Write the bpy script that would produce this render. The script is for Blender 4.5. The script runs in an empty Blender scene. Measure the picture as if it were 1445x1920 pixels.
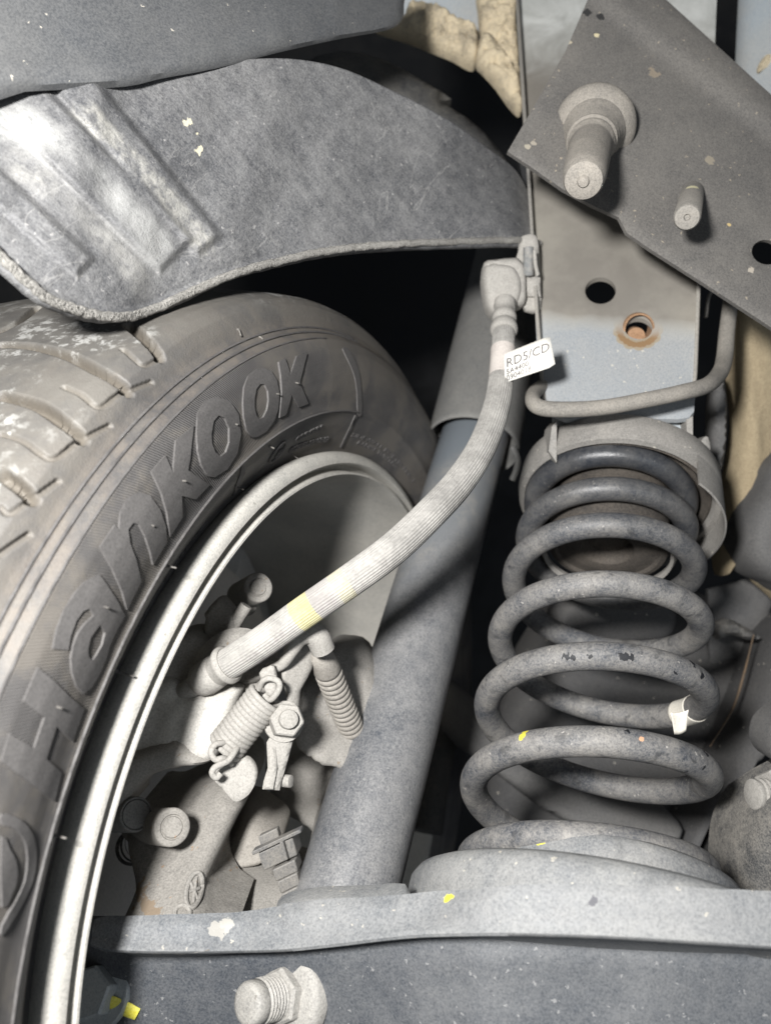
import bpy, bmesh, math, random
import numpy as np
from mathutils import Vector, Matrix, noise
from mathutils.geometry import delaunay_2d_cdt
from mathutils.bvhtree import BVHTree
random.seed(7)
PI = math.pi
SC = bpy.context.scene
COL = SC.collection

# ------------------------------------------------------------------ camera, world, lamp, exposure
# The workshop camera is near the spring foot, pitched up about 35 degrees.  A point is written as
# P(x, y, z): the sight line through photo pixel (x, y) followed for z metres.
F = 1500.0
UPC = np.array([.21781782, .78919501, .57421829]); UPC /= np.linalg.norm(UPC)
AXC = np.array([.9247, -.0640, -.3753]); AXC /= np.linalg.norm(AXC)
xw = AXC - UPC * (AXC @ UPC); xw /= np.linalg.norm(xw)
yw = np.cross(xw, UPC)
M3 = np.array([xw, yw, UPC])
CAM = np.array([0, 0, 1.30])
def W(q):
    q = np.asarray(q, float)
    return q @ M3.T + CAM
def P(px, py, z):
    return np.array([(px - 722.5) / F * z, -(py - 960) / F * z, z])
cd = bpy.data.cameras.new('camera'); cam = bpy.data.objects.new('camera', cd); COL.objects.link(cam)
R = np.eye(4)
R[:3, 0] = M3 @ [1, 0, 0]; R[:3, 1] = M3 @ [0, 1, 0]; R[:3, 2] = M3 @ [0, 0, -1]; R[:3, 3] = CAM
cam.matrix_world = Matrix(R.tolist())
cd.sensor_fit = 'VERTICAL'; cd.sensor_height = 24.0; cd.lens = 24.0 * F / 1920
cd.clip_start = .01; cd.clip_end = 60
cd.dof.use_dof = True; cd.dof.focus_distance = .355; cd.dof.aperture_fstop = 5.6
SC.camera = cam
wd = bpy.data.worlds.new('World'); SC.world = wd; wd.use_nodes = True
wd.node_tree.nodes['Background'].inputs[0].default_value = (.80, .88, 1, 1)
wd.node_tree.nodes['Background'].inputs[1].default_value = .070
SC.view_settings.view_transform = 'Standard'; SC.view_settings.look = 'None'
SC.view_settings.exposure = 0; SC.view_settings.gamma = 1
ld = bpy.data.lights.new('inspection_lamp', 'POINT'); ld.energy = 24; ld.color = (1, .985, .965); ld.shadow_soft_size = .028
lo = bpy.data.objects.new('inspection_lamp', ld); COL.objects.link(lo); lo.location = W([-.102, .078, -.070])
l2 = bpy.data.lights.new('fill_lamp', 'AREA'); l2.energy = 1.5; l2.color = (.86, .93, 1); l2.shape = 'DISK'; l2.size = .7  # added soft bluish fill for the ambient light, not a known lamp
o2 = bpy.data.objects.new('fill_lamp', l2); COL.objects.link(o2)
_p = W([.55, -.25, -.55]); o2.location = _p
o2.rotation_euler = (Vector(W([.15, 0, .5])) - Vector(_p)).to_track_quat('-Z', 'Y').to_euler()

# ------------------------------------------------------------------ materials
def srgb(r, g, b):
    return tuple(((c / 255) / 12.92 if c / 255 <= .04045 else ((c / 255 + .055) / 1.055) ** 2.4) for c in (r, g, b))
class NT:
    def __init__(s, name):
        s.m = bpy.data.materials.new(name); s.m.use_nodes = True; s.t = s.m.node_tree
        s.b = s.t.nodes['Principled BSDF']
    def n(s, typ, **kw):
        x = s.t.nodes.new(typ)
        for k, v in kw.items():
            if k.startswith('i_'):
                x.inputs[int(k[2:]) if k[2:].isdigit() else k[2:]].default_value = v
            else: setattr(x, k, v)
        return x
    def l(s, a, b): s.t.links.new(a, b)
    def math(s, op, a, b=None, clamp=False):
        x = s.n('ShaderNodeMath', operation=op); x.use_clamp = clamp
        for i, v in enumerate((a, b)):
            if v is None: continue
            if isinstance(v, (int, float)): x.inputs[i].default_value = v
            else: s.l(v, x.inputs[i])
        return x.outputs[0]
    def ramp(s, fac, lo, hi):
        x = s.n('ShaderNodeMapRange'); x.inputs['From Min'].default_value = lo; x.inputs['From Max'].default_value = hi
        s.l(fac, x.inputs['Value']); return x.outputs[0]
    def mix(s, fac, a, b):
        x = s.n('ShaderNodeMix', data_type='RGBA')
        for k, v in ((0, fac), (6, a), (7, b)):
            if isinstance(v, tuple): x.inputs[k].default_value = (*v, 1)
            elif isinstance(v, (int, float)): x.inputs[k].default_value = v
            else: s.l(v, x.inputs[k])
        return x.outputs[2]
    def noise(s, vec, scale, detail=6, rough=.6, dist=0):
        x = s.n('ShaderNodeTexNoise'); x.inputs['Scale'].default_value = scale; x.inputs['Detail'].default_value = detail
        x.inputs['Roughness'].default_value = rough; x.inputs['Distortion'].default_value = dist
        s.l(vec, x.inputs['Vector']); return x.outputs[0]
def grime(name, base, dust, cover=.5, spread=.25, scale=28, fine=.35, speck=0, speckcol=(.6, .56, .48), rough=.6, bump=.25,
          bscale=900, metal=0, bump2=0, stretch=None, spots=(), spec=.5, coat=0, dark=0, rdust=.85):
    """base coat with a patchy film of road dust, fine grain, pale specks and local stains"""
    a = NT(name); tc = a.n('ShaderNodeTexCoord').outputs['Object']; v = tc
    if stretch:
        mp = a.n('ShaderNodeMapping'); mp.inputs['Scale'].default_value = stretch; a.l(tc, mp.inputs[0]); v = mp.outputs[0]
    n1 = a.noise(v, scale, 8, .62, .4); n2 = a.noise(v, scale * 9, 5, .7); n3 = a.noise(v, scale * 45, 3, .6)
    s_ = a.math('ADD', n1, a.math('MULTIPLY', a.math('SUBTRACT', n2, .5), fine))
    s_ = a.math('ADD', s_, a.math('MULTIPLY', a.math('SUBTRACT', n3, .5), fine * .8))
    th = .5 + (.5 - cover) * .55
    f = a.ramp(s_, th - spread / 2, th + spread / 2)
    c = a.mix(f, base, dust)
    n6 = a.noise(tc, 1100, 3, .7); c = a.mix(a.math('MULTIPLY', a.ramp(n6, .42, .72), .35), c, tuple(min(1, x * 1.5 + .02) for x in dust)); c = a.mix(a.math('MULTIPLY', a.math('SUBTRACT', 1, a.ramp(n6, .28, .47)), .35), c, tuple(x * .5 for x in base))
    rg = a.math('ADD', a.math('MULTIPLY', f, rdust - rough), rough)
    if dark:
        n5 = a.noise(v, scale * 2.3, 6, .6, .6)
        c = a.mix(a.math('MULTIPLY', a.ramp(n5, .56, .68), dark), c, tuple(x * .25 for x in base))
    if speck:
        vo = a.n('ShaderNodeTexVoronoi'); vo.inputs['Scale'].default_value = 430; vo.inputs['Randomness'].default_value = 1
        wv = a.n('ShaderNodeVectorMath', operation='ADD'); a.l(v, wv.inputs[0])
        nn = a.n('ShaderNodeTexNoise'); nn.inputs['Scale'].default_value = 700; a.l(v, nn.inputs['Vector'])
        sc_ = a.n('ShaderNodeVectorMath', operation='SCALE'); sc_.inputs['Scale'].default_value = .0035; a.l(nn.outputs[1], sc_.inputs[0])
        a.l(sc_.outputs[0], wv.inputs[1]); a.l(wv.outputs[0], vo.inputs['Vector'])
        cr = a.n('ShaderNodeSeparateColor'); a.l(vo.outputs['Color'], cr.inputs[0])
        m = a.math('MULTIPLY', a.math('LESS_THAN', vo.outputs['Distance'], .26), a.math('LESS_THAN', cr.outputs[0], speck))
        c = a.mix(a.math('MULTIPLY', m, .75), c, speckcol)
    h = a.math('ADD', a.math('ADD', a.noise(tc, bscale, 4, .7), a.math('MULTIPLY', f, .4)), a.math('MULTIPLY', n2, 1.0 + bump2))
    for (pt, rad, col, ns, amp) in spots:
        wv = a.n('ShaderNodeVectorMath', operation='ADD'); a.l(tc, wv.inputs[0])
        nn = a.n('ShaderNodeTexNoise'); nn.inputs['Scale'].default_value = ns; nn.inputs['Detail'].default_value = 3; a.l(tc, nn.inputs['Vector'])
        su = a.n('ShaderNodeVectorMath', operation='SUBTRACT'); su.inputs[1].default_value = (.5, .5, .5); a.l(nn.outputs[1], su.inputs[0])
        sc_ = a.n('ShaderNodeVectorMath', operation='SCALE'); sc_.inputs['Scale'].default_value = amp; a.l(su.outputs[0], sc_.inputs[0])
        a.l(sc_.outputs[0], wv.inputs[1])
        d = a.n('ShaderNodeVectorMath', operation='DISTANCE'); a.l(wv.outputs[0], d.inputs[0]); d.inputs[1].default_value = tuple(pt)
        fm = a.math('SUBTRACT', 1, a.ramp(d.outputs['Value'], rad * .88, rad))
        c = a.mix(fm, c, col)
    a.l(c, a.b.inputs['Base Color']); a.l(rg, a.b.inputs['Roughness'])
    a.b.inputs['Metallic'].default_value = metal; a.b.inputs['Specular IOR Level'].default_value = spec
    if coat: a.b.inputs['Coat Weight'].default_value = coat; a.b.inputs['Coat Roughness'].default_value = .42
    bp = a.n('ShaderNodeBump'); bp.inputs['Strength'].default_value = bump; bp.inputs['Distance'].default_value = .00045
    a.l(h, bp.inputs['Height']); a.l(bp.outputs[0], a.b.inputs['Normal'])
    a.bump = bp; a.h = h; a.c = c
    return a
def flat(name, col, rough=.6, metal=0):
    a = NT(name); a.b.inputs['Base Color'].default_value = (*col, 1); a.b.inputs['Roughness'].default_value = rough; a.b.inputs['Metallic'].default_value = metal
    return a.m

# ------------------------------------------------------------------ mesh helpers (all in camera metres, mapped to the world on build)
class G:
    def __init__(s): s.v = []; s.f = []; s.uv = {}
    def add(s, vs, fs):
        b = len(s.v); s.v += [tuple(map(float, x)) for x in vs]; s.f += [tuple(b + i for i in f) for f in fs]; return s
    def grid(s, pts, cu=False, cv=False):
        nu, nv = len(pts), len(pts[0]); fs = []
        for i in range(nu if cu else nu - 1):
            for j in range(nv if cv else nv - 1):
                i2, j2 = (i + 1) % nu, (j + 1) % nv
                fs.append((i * nv + j, i2 * nv + j, i2 * nv + j2, i * nv + j2))
        return s.add([p for r in pts for p in r], fs)
    def tube(s, path, r, seg=16, caps=True, flat=1.0, up=None, ridge=None):
        path = np.asarray(path, float); n = len(path)
        rr = np.interp(np.linspace(0, 1, n), np.linspace(0, 1, len(r)), r) if hasattr(r, '__len__') else np.full(n, r)
        T = np.gradient(path, axis=0); T /= np.linalg.norm(T, axis=1)[:, None]
        u = np.array(up if up is not None else (0, 0, 1.0)); u = u - T[0] * (u @ T[0])
        if np.linalg.norm(u) < 1e-3: u = np.array([1.0, 0, 0]) - T[0] * T[0][0]
        u /= np.linalg.norm(u); rows = []
        for i in range(n):
            u = u - T[i] * (u @ T[i]); u /= np.linalg.norm(u); w = np.cross(T[i], u)
            rows.append([path[i] + rr[i] * (1 + (ridge * (k % 2) if ridge else 0)) * (math.cos(2 * PI * k / seg) * u * flat + math.sin(2 * PI * k / seg) * w) for k in range(seg)])
        b = len(s.v); s.grid(rows, cv=True)
        if caps:
            s.f.append(tuple(b + k for k in range(seg))[::-1]); s.f.append(tuple(b + (n - 1) * seg + k for k in range(seg)))
        return s
    def lathe(s, o, ax, prof, seg=48, close=False, e=None, arc=(0, 2 * PI), hexa=None):
        """prof: (along axis, radius)"""
        o = np.asarray(o, float); ax = np.asarray(ax, float); ax = ax / np.linalg.norm(ax)
        e1 = np.array(e if e is not None else (0.13, .9, .2)); e1 = e1 - ax * (e1 @ ax); e1 /= np.linalg.norm(e1); e2 = np.cross(ax, e1)
        full = abs(arc[1] - arc[0] - 2 * PI) < 1e-6; n = seg if full else seg + 1; rows = []
        for (a, r) in prof:
            rows.append([o + ax * a + max(r, 1e-5) * (math.cos(t) * e1 + math.sin(t) * e2) for t in [arc[0] + (arc[1] - arc[0]) * k / seg for k in range(n)]])
        return s.grid(rows, cu=close, cv=full)
    def cyl(s, a, b, r, seg=24, bev=.15, r2=None):
        a = np.asarray(a, float); b = np.asarray(b, float); L = np.linalg.norm(b - a); r2 = r if r2 is None else r2; k = min(bev * min(r, r2), L * .4)
        return s.lathe(a, b - a, [(0, 0), (0, r - k), (k * .3, r - k * .3), (k, r), (L - k, r2), (L - k * .3, r2 - k * .3), (L, r2 - k), (L, 0)], seg)
    def hex(s, a, b, r, rot=0, bev=.1):
        a = np.asarray(a, float); b = np.asarray(b, float); ax = b - a; L = np.linalg.norm(ax); k = bev * r
        e = np.array((math.cos(rot), math.sin(rot), .21))
        return s.lathe(a, ax, [(0, 0), (0, r), (L - k, r), (L, r - k), (L, 0)], 6, e=e)
    def build(s, name, mat, parent=None, base=None, smooth=40, bevel=0, disp=None, recalc=True):
        v = W(np.array(s.v))
        if parent is not None: base = parent['_b']
        elif base is None: base = [(v[:, 0].min() + v[:, 0].max()) / 2, (v[:, 1].min() + v[:, 1].max()) / 2, v[:, 2].min()]
        base = np.array(base, float)
        me = bpy.data.meshes.new(name); me.from_pydata((v - base).tolist(), [], s.f)
        if recalc:
            bm = bmesh.new(); bm.from_mesh(me); bmesh.ops.remove_doubles(bm, verts=bm.verts, dist=1e-7); bmesh.ops.recalc_face_normals(bm, faces=bm.faces); bm.to_mesh(me); bm.free()
        if mat: me.materials.append(mat.m if isinstance(mat, NT) else mat)
        for p in me.polygons: p.use_smooth = True
        me.set_sharp_from_angle(angle=math.radians(smooth))
        o = bpy.data.objects.new(name, me); COL.objects.link(o)
        o['_b'] = base.tolist()
        if parent is not None:
            o.parent = ROOTS.get(parent.name_full, parent) if False else parent
        else: o.location = base
        if bevel:
            md = o.modifiers.new('bevel', 'BEVEL'); md.width = bevel; md.segments = 2; md.limit_method = 'ANGLE'; md.angle_limit = math.radians(50)
        OBJS.append(o); return o
OBJS = []; ROOTS = {}
def thing(name, label, cat, at, group=None):
    o = bpy.data.objects.new(name, None); COL.objects.link(o); b = W(at); o.location = b; o['_b'] = b.tolist(); o.empty_display_size = .01
    OBJS.append(o); return tag(o, label, cat, group)
def tag(o, label, cat, group=None):
    o['label'] = label; o['category'] = cat
    if group: o['group'] = group
    return o
def spline(pts, n):
    """centripetal-ish catmull-rom through 3-D (or n-D) points"""
    p = np.asarray(pts, float); p = np.vstack([2 * p[0] - p[1], p, 2 * p[-1] - p[-2]]); m = len(p) - 3; out = []
    for t in np.linspace(0, m - 1e-9, n):
        i = int(t); u = t - i; a, b, c, d = p[i:i + 4]
        out.append(.5 * ((2 * b) + (c - a) * u + (2 * a - 5 * b + 4 * c - d) * u * u + (3 * b - a - 3 * c + d) * u ** 3))
    return np.array(out)
def PS(rows, n=None):
    q = [P(*r) for r in rows]
    return spline(q, n) if n else np.array(q)
def plane(a, b, c):
    A = np.array([[r[0], r[1], 1] for r in (a, b, c)], float); k = np.linalg.solve(A, [1 / r[2] for r in (a, b, c)])
    return lambda x, y: 1.0 / (k[0] * x + k[1] * y + k[2])
def smooth_poly(poly, n=4):
    """round an outline: catmull-rom closed"""
    p = np.array(poly, float); N = len(p); out = []
    for i in range(N):
        a, b, c, d = p[i - 1], p[i], p[(i + 1) % N], p[(i + 2) % N]
        for k in range(n):
            u = k / n; out.append(.5 * ((2 * b) + (c - a) * u + (2 * a - 5 * b + 4 * c - d) * u * u + (3 * b - a - 3 * c + d) * u ** 3))
    return [tuple(x) for x in out]
def resample(poly, step):
    out = []
    for i in range(len(poly)):
        a = np.array(poly[i], float); b = np.array(poly[(i + 1) % len(poly)], float); k = max(1, int(np.linalg.norm(b - a) / step))
        for j in range(k): out.append(tuple(a + (b - a) * j / k))
    return out
def ellipse(cx, cy, rx, ry, rot=0, n=28):
    c, s = math.cos(rot), math.sin(rot)
    return [(cx + rx * math.cos(t) * c - ry * math.sin(t) * s, cy + rx * math.cos(t) * s + ry * math.sin(t) * c) for t in [2 * PI * k / n for k in range(n)]]
def inside(pts, poly):
    x, y = pts[:, 0], pts[:, 1]; r = np.zeros(len(pts), bool); q = np.array(poly); n = len(q)
    for i in range(n):
        x1, y1 = q[i]; x2, y2 = q[(i + 1) % n]
        if y1 == y2: continue
        r ^= ((y1 > y) != (y2 > y)) & (x < (x2 - x1) * (y - y1) / (y2 - y1) + x1)
    return r
def dist(pts, poly):
    q = np.array(poly); d = np.full(len(pts), 1e9)
    for i in range(len(q)):
        a = q[i]; b = q[(i + 1) % len(q)]; ab = b - a; L = max(ab @ ab, 1e-9)
        t = np.clip(((pts - a) @ ab) / L, 0, 1); d = np.minimum(d, np.linalg.norm(pts - a - t[:, None] * ab, axis=1))
    return d
def cdt(poly, holes, step):
    polys = [resample(poly, step)] + [resample(h, step * .7) for h in holes]
    vs = []; es = []
    for p in polys:
        b = len(vs); vs += p; es += [(b + i, b + (i + 1) % len(p)) for i in range(len(p))]
    nb = len(vs); q = np.array(poly); x0, y0 = q.min(0); x1, y1 = q.max(0)
    gx, gy = np.meshgrid(np.arange(x0 + step / 2, x1, step), np.arange(y0 + step / 2, y1, step)); gy = gy.astype(float); gx = gx.astype(float)
    gx[1::2] += step / 2
    g = np.stack([gx.ravel(), gy.ravel()], 1); k = inside(g, poly) & (dist(g, poly) > step * .45)
    for h in holes: k &= ~inside(g, h) & (dist(g, h) > step * .45)
    vs += [tuple(x) for x in g[k]]
    vv, ee, ff, ov, oe, of = delaunay_2d_cdt([Vector(v) for v in vs], es, [], 0, 1e-5)
    vv = np.array([tuple(v) for v in vv]); c = np.array([[vv[list(f)].mean(0)] for f in ff])[:, 0]
    k = inside(c, poly)
    for h in holes: k &= ~inside(c, h)
    ff = [tuple(f) for f, b in zip(ff, k) if b]
    return vv, ff
def slab(g, poly, zf, th=.002, holes=(), step=14, edge=0, rise=0, nrm=(0, 0, 1.0), relief=None, rim=0):
    """solid plate with rounded edges: outline in sight-line coordinates on a depth surface, real thickness along nrm"""
    vv, ff = cdt(poly, list(holes), step); used = sorted({i for f in ff for i in f}); mp = {o: n for n, o in enumerate(used)}
    vv = vv[used]; ff = [tuple(mp[i] for i in f) for f in ff]; n = len(vv)
    z = np.array([zf(x, y) for x, y in vv]); q = np.stack([(vv[:, 0] - 722.5) / F * z, -(vv[:, 1] - 960) / F * z, z], 1)
    d = dist(vv, poly)
    for h in holes: d = np.minimum(d, dist(vv, h))
    nr = np.array(nrm, float); nr /= np.linalg.norm(nr)
    if edge:
        k = np.clip(d / edge, 0, 1); q = q - nr * (rise * np.sqrt(np.clip(1 - (1 - k) ** 2, 0, 1)))[:, None]
    if relief is not None: q = q - nr * np.array([relief(x, y) for x, y in vv])[:, None]
    z0 = np.array([zf(x, y) for x, y in vv]); qb = np.stack([(vv[:, 0] - 722.5) / F * z0, -(vv[:, 1] - 960) / F * z0, z0], 1) + nr * th
    cnt = {}
    for f in ff:
        for i in range(len(f)):
            e = (f[i], f[(i + 1) % len(f)]); cnt[e] = 1
    side = [(a, b, b + n, a + n) for (a, b) in cnt if (b, a) not in cnt]
    g.add(np.vstack([q, qb]), ff + [tuple(i + n for i in f)[::-1] for f in ff] + side)
    return g
def nz(x, y, s, seed=0):
    return noise.noise(Vector((x * s, y * s, seed * 3.7)))
def fbm(x, y, s, seed=0, o=4):
    return sum(nz(x, y, s * 2 ** k, seed + k) / 2 ** k for k in range(o))

# ------------------------------------------------------------------ material library
DUST = (.36, .325, .28)
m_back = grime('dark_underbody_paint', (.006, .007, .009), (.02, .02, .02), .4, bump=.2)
m_dimwall = grime('dusty_underbody_paint', (.028, .029, .031), (.085, .08, .07), .45, scale=12)
m_liner = grime('dusty_felt_liner', (.055, .057, .062), (.30, .30, .295), .36, .40, 14, .55, speck=.05, rough=.85, bump=.9, bscale=1500, stretch=(1, 1, 1))
m_flap = grime('dusty_black_plastic_shield', (.065, .070, .078), (.155, .155, .152), .42, .6, 9, .35, speck=.015, rough=.42, bump=.15, rdust=.55)
m_pale = grime('pale_blue_grey_body_paint', (.36, .41, .45), (.42, .40, .36), .35, .5, 12, .2, rough=.35, bump=.1)
m_seal = grime('beige_seam_sealer', (.74, .63, .44), (.30, .26, .20), .28, .3, 55, .6, rough=.8, bump=.9, bscale=400, bump2=4)
m_chan = grime('dark_dusty_bracket_paint', (.115, .108, .105), (.25, .222, .19), .40, .55, 22, .35, speck=.06, speckcol=(.40, .35, .27), rough=.75, bump=.35)
m_plast = grime('dusty_black_plastic', (.055, .057, .06), (.24, .225, .2), .45, .35, 40, .5, rough=.6, bump=.3)

# ------------------------------------------------------------------ setting: dark body shell behind everything
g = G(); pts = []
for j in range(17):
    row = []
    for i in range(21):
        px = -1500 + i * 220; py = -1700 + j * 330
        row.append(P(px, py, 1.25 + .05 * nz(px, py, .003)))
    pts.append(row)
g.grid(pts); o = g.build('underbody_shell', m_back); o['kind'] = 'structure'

# ------------------------------------------------------------------ wheel (rim, tyre with raised lettering)
WC = np.array([-.0376, -.1810, .470]); WN = AXC
E1 = UPC - WN * (UPC @ WN); E1 /= np.linalg.norm(E1); E2 = np.cross(WN, E1)
def wp(th, a, r): return WC + WN * a + r * (math.cos(th) * E1 + math.sin(th) * E2)
TP = [(-.006, .2120), (-.004, .2150), (-.003, .2180), (.000, .2215), (.0035, .2260), (.0075, .2310), (.0102, .2360), (.0116, .2378), (.0123, .2388), (.0118, .2398), (.0122, .2440),
      (.0136, .2500), (.0142, .2570), (.0138, .2640), (.0122, .2710), (.0100, .2752), (.0094, .2766), (.0072, .2778), (.0056, .2790), (.0054, .2798), (.0026, .2806), (.0020, .2822),
      (.0004, .2850), (-.0010, .2890), (-.0030, .2935), (-.0062, .2965), (-.0110, .2986), (-.0180, .3000), (-.0350, .3018), (-.0600, .3030), (-.1000, .3034), (-.1400, .3025), (-.1750, .2990), (-.1900, .2930)]
TPa = np.array(TP); _s = np.concatenate([[0], np.cumsum(np.linalg.norm(np.diff(TPa, axis=0), axis=1))])
def prof_s(s): return np.array([np.interp(s, _s, TPa[:, 0]), np.interp(s, _s, TPa[:, 1])])
def prof_n(s):
    d = prof_s(s + 4e-4) - prof_s(s - 4e-4); d /= np.linalg.norm(d); return np.array([d[1], -d[0]])   # (axial, radial) outward
def to_surface(px, py):
    """sight line -> (theta, s) on the tyre side or shoulder"""
    d = np.array([(px - 722.5) / F, -(py - 960) / F, 1]); best = None; near = None
    ss = np.linspace(_s[2], _s[-4], 420); last = None
    for s in ss:
        a, r = prof_s(s); c = WC + WN * a; q = d * ((c @ WN) / (d @ WN)); e = np.linalg.norm(q - c) - r
        if near is None or abs(e) < near[0]: v = q - c; near = (abs(e), math.atan2(v @ E2, v @ E1), s, q[2])
        if last is not None and (last[1] < 0) != (e < 0) or e == 0:
            w = last[1] / (last[1] - e); s2 = last[0] + (s - last[0]) * w
            a, r = prof_s(s2); c = WC + WN * a; q = d * ((c @ WN) / (d @ WN)); v = q - c
            if best is None or q[2] < best[2]: best = (math.atan2(v @ E2, v @ E1), s2, q[2])
        last = (s, e)
    if best is None and near[0] < .006: best = near[1:]
    return best
def tyre_pt(th, s, h=0):
    a, r = prof_s(s); nn = prof_n(s); return wp(th, a + nn[0] * h, r + nn[1] * h)
wheel = thing('wheel', 'car wheel at the left with black tyre and dusty pale alloy rim', 'wheel', WC - UPC * .303)
# tread: grooves traced once on the shoulder, then repeated round the tyre
def seg_d(pts, a, b):
    a = np.array(a); b = np.array(b); ab = b - a; t = np.clip(((pts - a) @ ab) / (ab @ ab), 0, 1); return np.linalg.norm(pts - a - t[:, None] * ab, axis=1)
def to_ts(poly): 
    out = []
    for p in poly:
        r = to_surface(*p)
        if r: out.append((r[0] * .30, r[1]))
    return out
g_main = [to_ts(q) for q in ([(155, 822), (118, 790), (66, 757), (0, 741)], [(240, 733), (190, 697), (130, 667), (66, 650), (0, 646)], [(72, 575), (40, 600), (0, 622)], [(300, 668), (278, 640), (240, 608)], [(62, 935), (30, 905), (0, 885)])]
g_thin = [to_ts(q) for q in ([(143, 832), (94, 860), (40, 825), (0, 813)], [(228, 736), (185, 763), (150, 738), (120, 725)], [(304, 670), (266, 684), (230, 655)], [(160, 822), (207, 798)], [(243, 733), (285, 716)], [(60, 935), (20, 962), (0, 950)], [(62, 937), (110, 902)], [(0, 1040), (55, 1002)])]
NTH = 1500
s_idx = np.concatenate([np.linspace(_s[0], _s[22], 70), np.linspace(_s[22], _s[30], 190)[1:], np.linspace(_s[30], _s[-1], 12)[1:]])
th0, th1 = math.radians(-140), math.radians(-20)
ths = np.linspace(th0, th1, NTH)
TT, SS = np.meshgrid(ths, s_idx, indexing='ij'); fl = np.stack([TT.ravel() * .30, SS.ravel()], 1)
H = np.zeros(len(fl))
for lines, w, dep in ((g_main, .0030, .0065), (g_thin, .0013, .0016)):
    for ln in lines:
        if len(ln) > 2: ln = [tuple(x) for x in spline(ln, 24)]
        for a, b in zip(ln[:-1], ln[1:]):
            bb = (np.abs(fl[:, 0] - (a[0] + b[0]) / 2) < abs(a[0] - b[0]) / 2 + w * 2) & (np.abs(fl[:, 1] - (a[1] + b[1]) / 2) < abs(a[1] - b[1]) / 2 + w * 2)
            if not bb.any(): continue
            d = seg_d(fl[bb], a, b); k = np.clip((w - d) / (.5 * w), 0, 1); H[bb] = np.minimum(H[bb], -dep * k * k * (3 - 2 * k))
def ring_verts(TT, SS, H):
    A_ = np.interp(SS, _s, TPa[:, 0]); R_ = np.interp(SS, _s, TPa[:, 1]); e = 4e-4
    dA = np.interp(SS + e, _s, TPa[:, 0]) - np.interp(SS - e, _s, TPa[:, 0]); dR = np.interp(SS + e, _s, TPa[:, 1]) - np.interp(SS - e, _s, TPa[:, 1]); n_ = np.hypot(dA, dR)
    A_ = A_ + dR / n_ * H; R_ = R_ - dA / n_ * H
    return WC + A_[:, None] * WN + R_[:, None] * (np.cos(TT)[:, None] * E1 + np.sin(TT)[:, None] * E2)
rest = np.linspace(th1, th0 + 2 * PI, 90)
T2, S2 = np.meshgrid(rest, s_idx, indexing='ij')
V_all = np.vstack([ring_verts(TT.ravel(), SS.ravel(), H), ring_verts(T2.ravel(), S2.ravel(), np.zeros(T2.size))])
UV_all = np.vstack([fl, np.stack([T2.ravel() * .30, S2.ravel()], 1)])
nv = len(s_idx)
def qf(n0, nu):
    i, j = np.meshgrid(np.arange(nu - 1), np.arange(nv - 1), indexing='ij'); q = n0 + i * nv + j
    return np.stack([q, q + 1, q + nv + 1, q + nv], -1).reshape(-1, 4)
FA = np.vstack([qf(0, NTH), qf(NTH * nv, 90)])
m_tyre = NT('tyre_rubber'); a = m_tyre
tc = a.n('ShaderNodeTexCoord').outputs['Object']; uv = a.n('ShaderNodeUVMap'); uv.uv_map = 'ring'
sep = a.n('ShaderNodeSeparateXYZ'); a.l(uv.outputs[0], sep.inputs[0]); U_, V_ = sep.outputs[0], sep.outputs[1]   # metres round, metres across
n1 = a.noise(tc, 22, 8, .6, .5); n2 = a.noise(tc, 260, 5, .65); n4 = a.noise(tc, 90, 8, .74, .3)
c = a.mix(a.ramp(n1, .35, .68), (.074, .071, .070), (.118, .113, .109))
c = a.mix(a.math('MULTIPLY', a.ramp(a.math('ADD', n1, a.math('MULTIPLY', n2, .25)), .58, .70), .55), c, (.15, .135, .115))
# dry mud thrown on the shoulder and tread
sh = a.ramp(V_, _s[23] - .012, _s[26])
c = a.mix(a.math('MULTIPLY', sh, a.math('ADD', .3, a.math('MULTIPLY', a.ramp(n4, .4, .6), .4))), c, (.165, .158, .142))
mud = a.math('MULTIPLY', a.ramp(a.math('ADD', n4, a.math('MULTIPLY', a.math('SUBTRACT', n2, .5), .5)), .525, .60), a.ramp(V_, _s[24], _s[24] + .010))
mud = a.math('MULTIPLY', mud, a.ramp(a.noise(tc, 17, 2, .5), .44, .54))
c = a.mix(a.math('MULTIPLY', mud, .65), c, (.46, .46, .445))
brn = a.math('MULTIPLY', a.ramp(V_, _s[15], _s[15] + .003), a.math('SUBTRACT', 1, a.ramp(V_, _s[21], _s[23])))
c = a.mix(a.math('MULTIPLY', brn, a.math('MULTIPLY', a.ramp(n4, .42, .62), .5)), c, (.17, .145, .12))
ga = a.n('ShaderNodeAttribute'); ga.attribute_name = 'groove'; c = a.mix(a.math('MULTIPLY', ga.outputs['Fac'], .85), c, (.12, .105, .085))
a.l(c, a.b.inputs['Base Color']); a.b.inputs['Roughness'].default_value = .55; a.b.inputs['Specular IOR Level'].default_value = .4
wv = a.math('SINE', a.math('MULTIPLY', a.math('ADD', U_, a.math('MULTIPLY', V_, .55)), 2 * PI / .00125))
zone = a.math('MULTIPLY', a.ramp(V_, _s[9], _s[9] + .0008), a.math('SUBTRACT', 1, a.ramp(V_, _s[16] - .0008, _s[16])))
cut = a.math('LESS_THAN', U_, math.radians(-48.5) * .30 + .0)
zone = a.math('MULTIPLY', zone, cut)
hh = a.math('ADD', a.math('MULTIPLY', a.math('MULTIPLY', wv, zone), .9), a.math('ADD', a.math('MULTIPLY', n2, .9), a.noise(tc, 1500, 3, .6)))
bp = a.n('ShaderNodeBump'); bp.inputs['Strength'].default_value = .55; bp.inputs['Distance'].default_value = .00045
a.l(hh, bp.inputs['Height']); a.l(bp.outputs[0], a.b.inputs['Normal'])
base_ = np.array(wheel['_b']); vw_ = W(V_all) - base_
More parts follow.
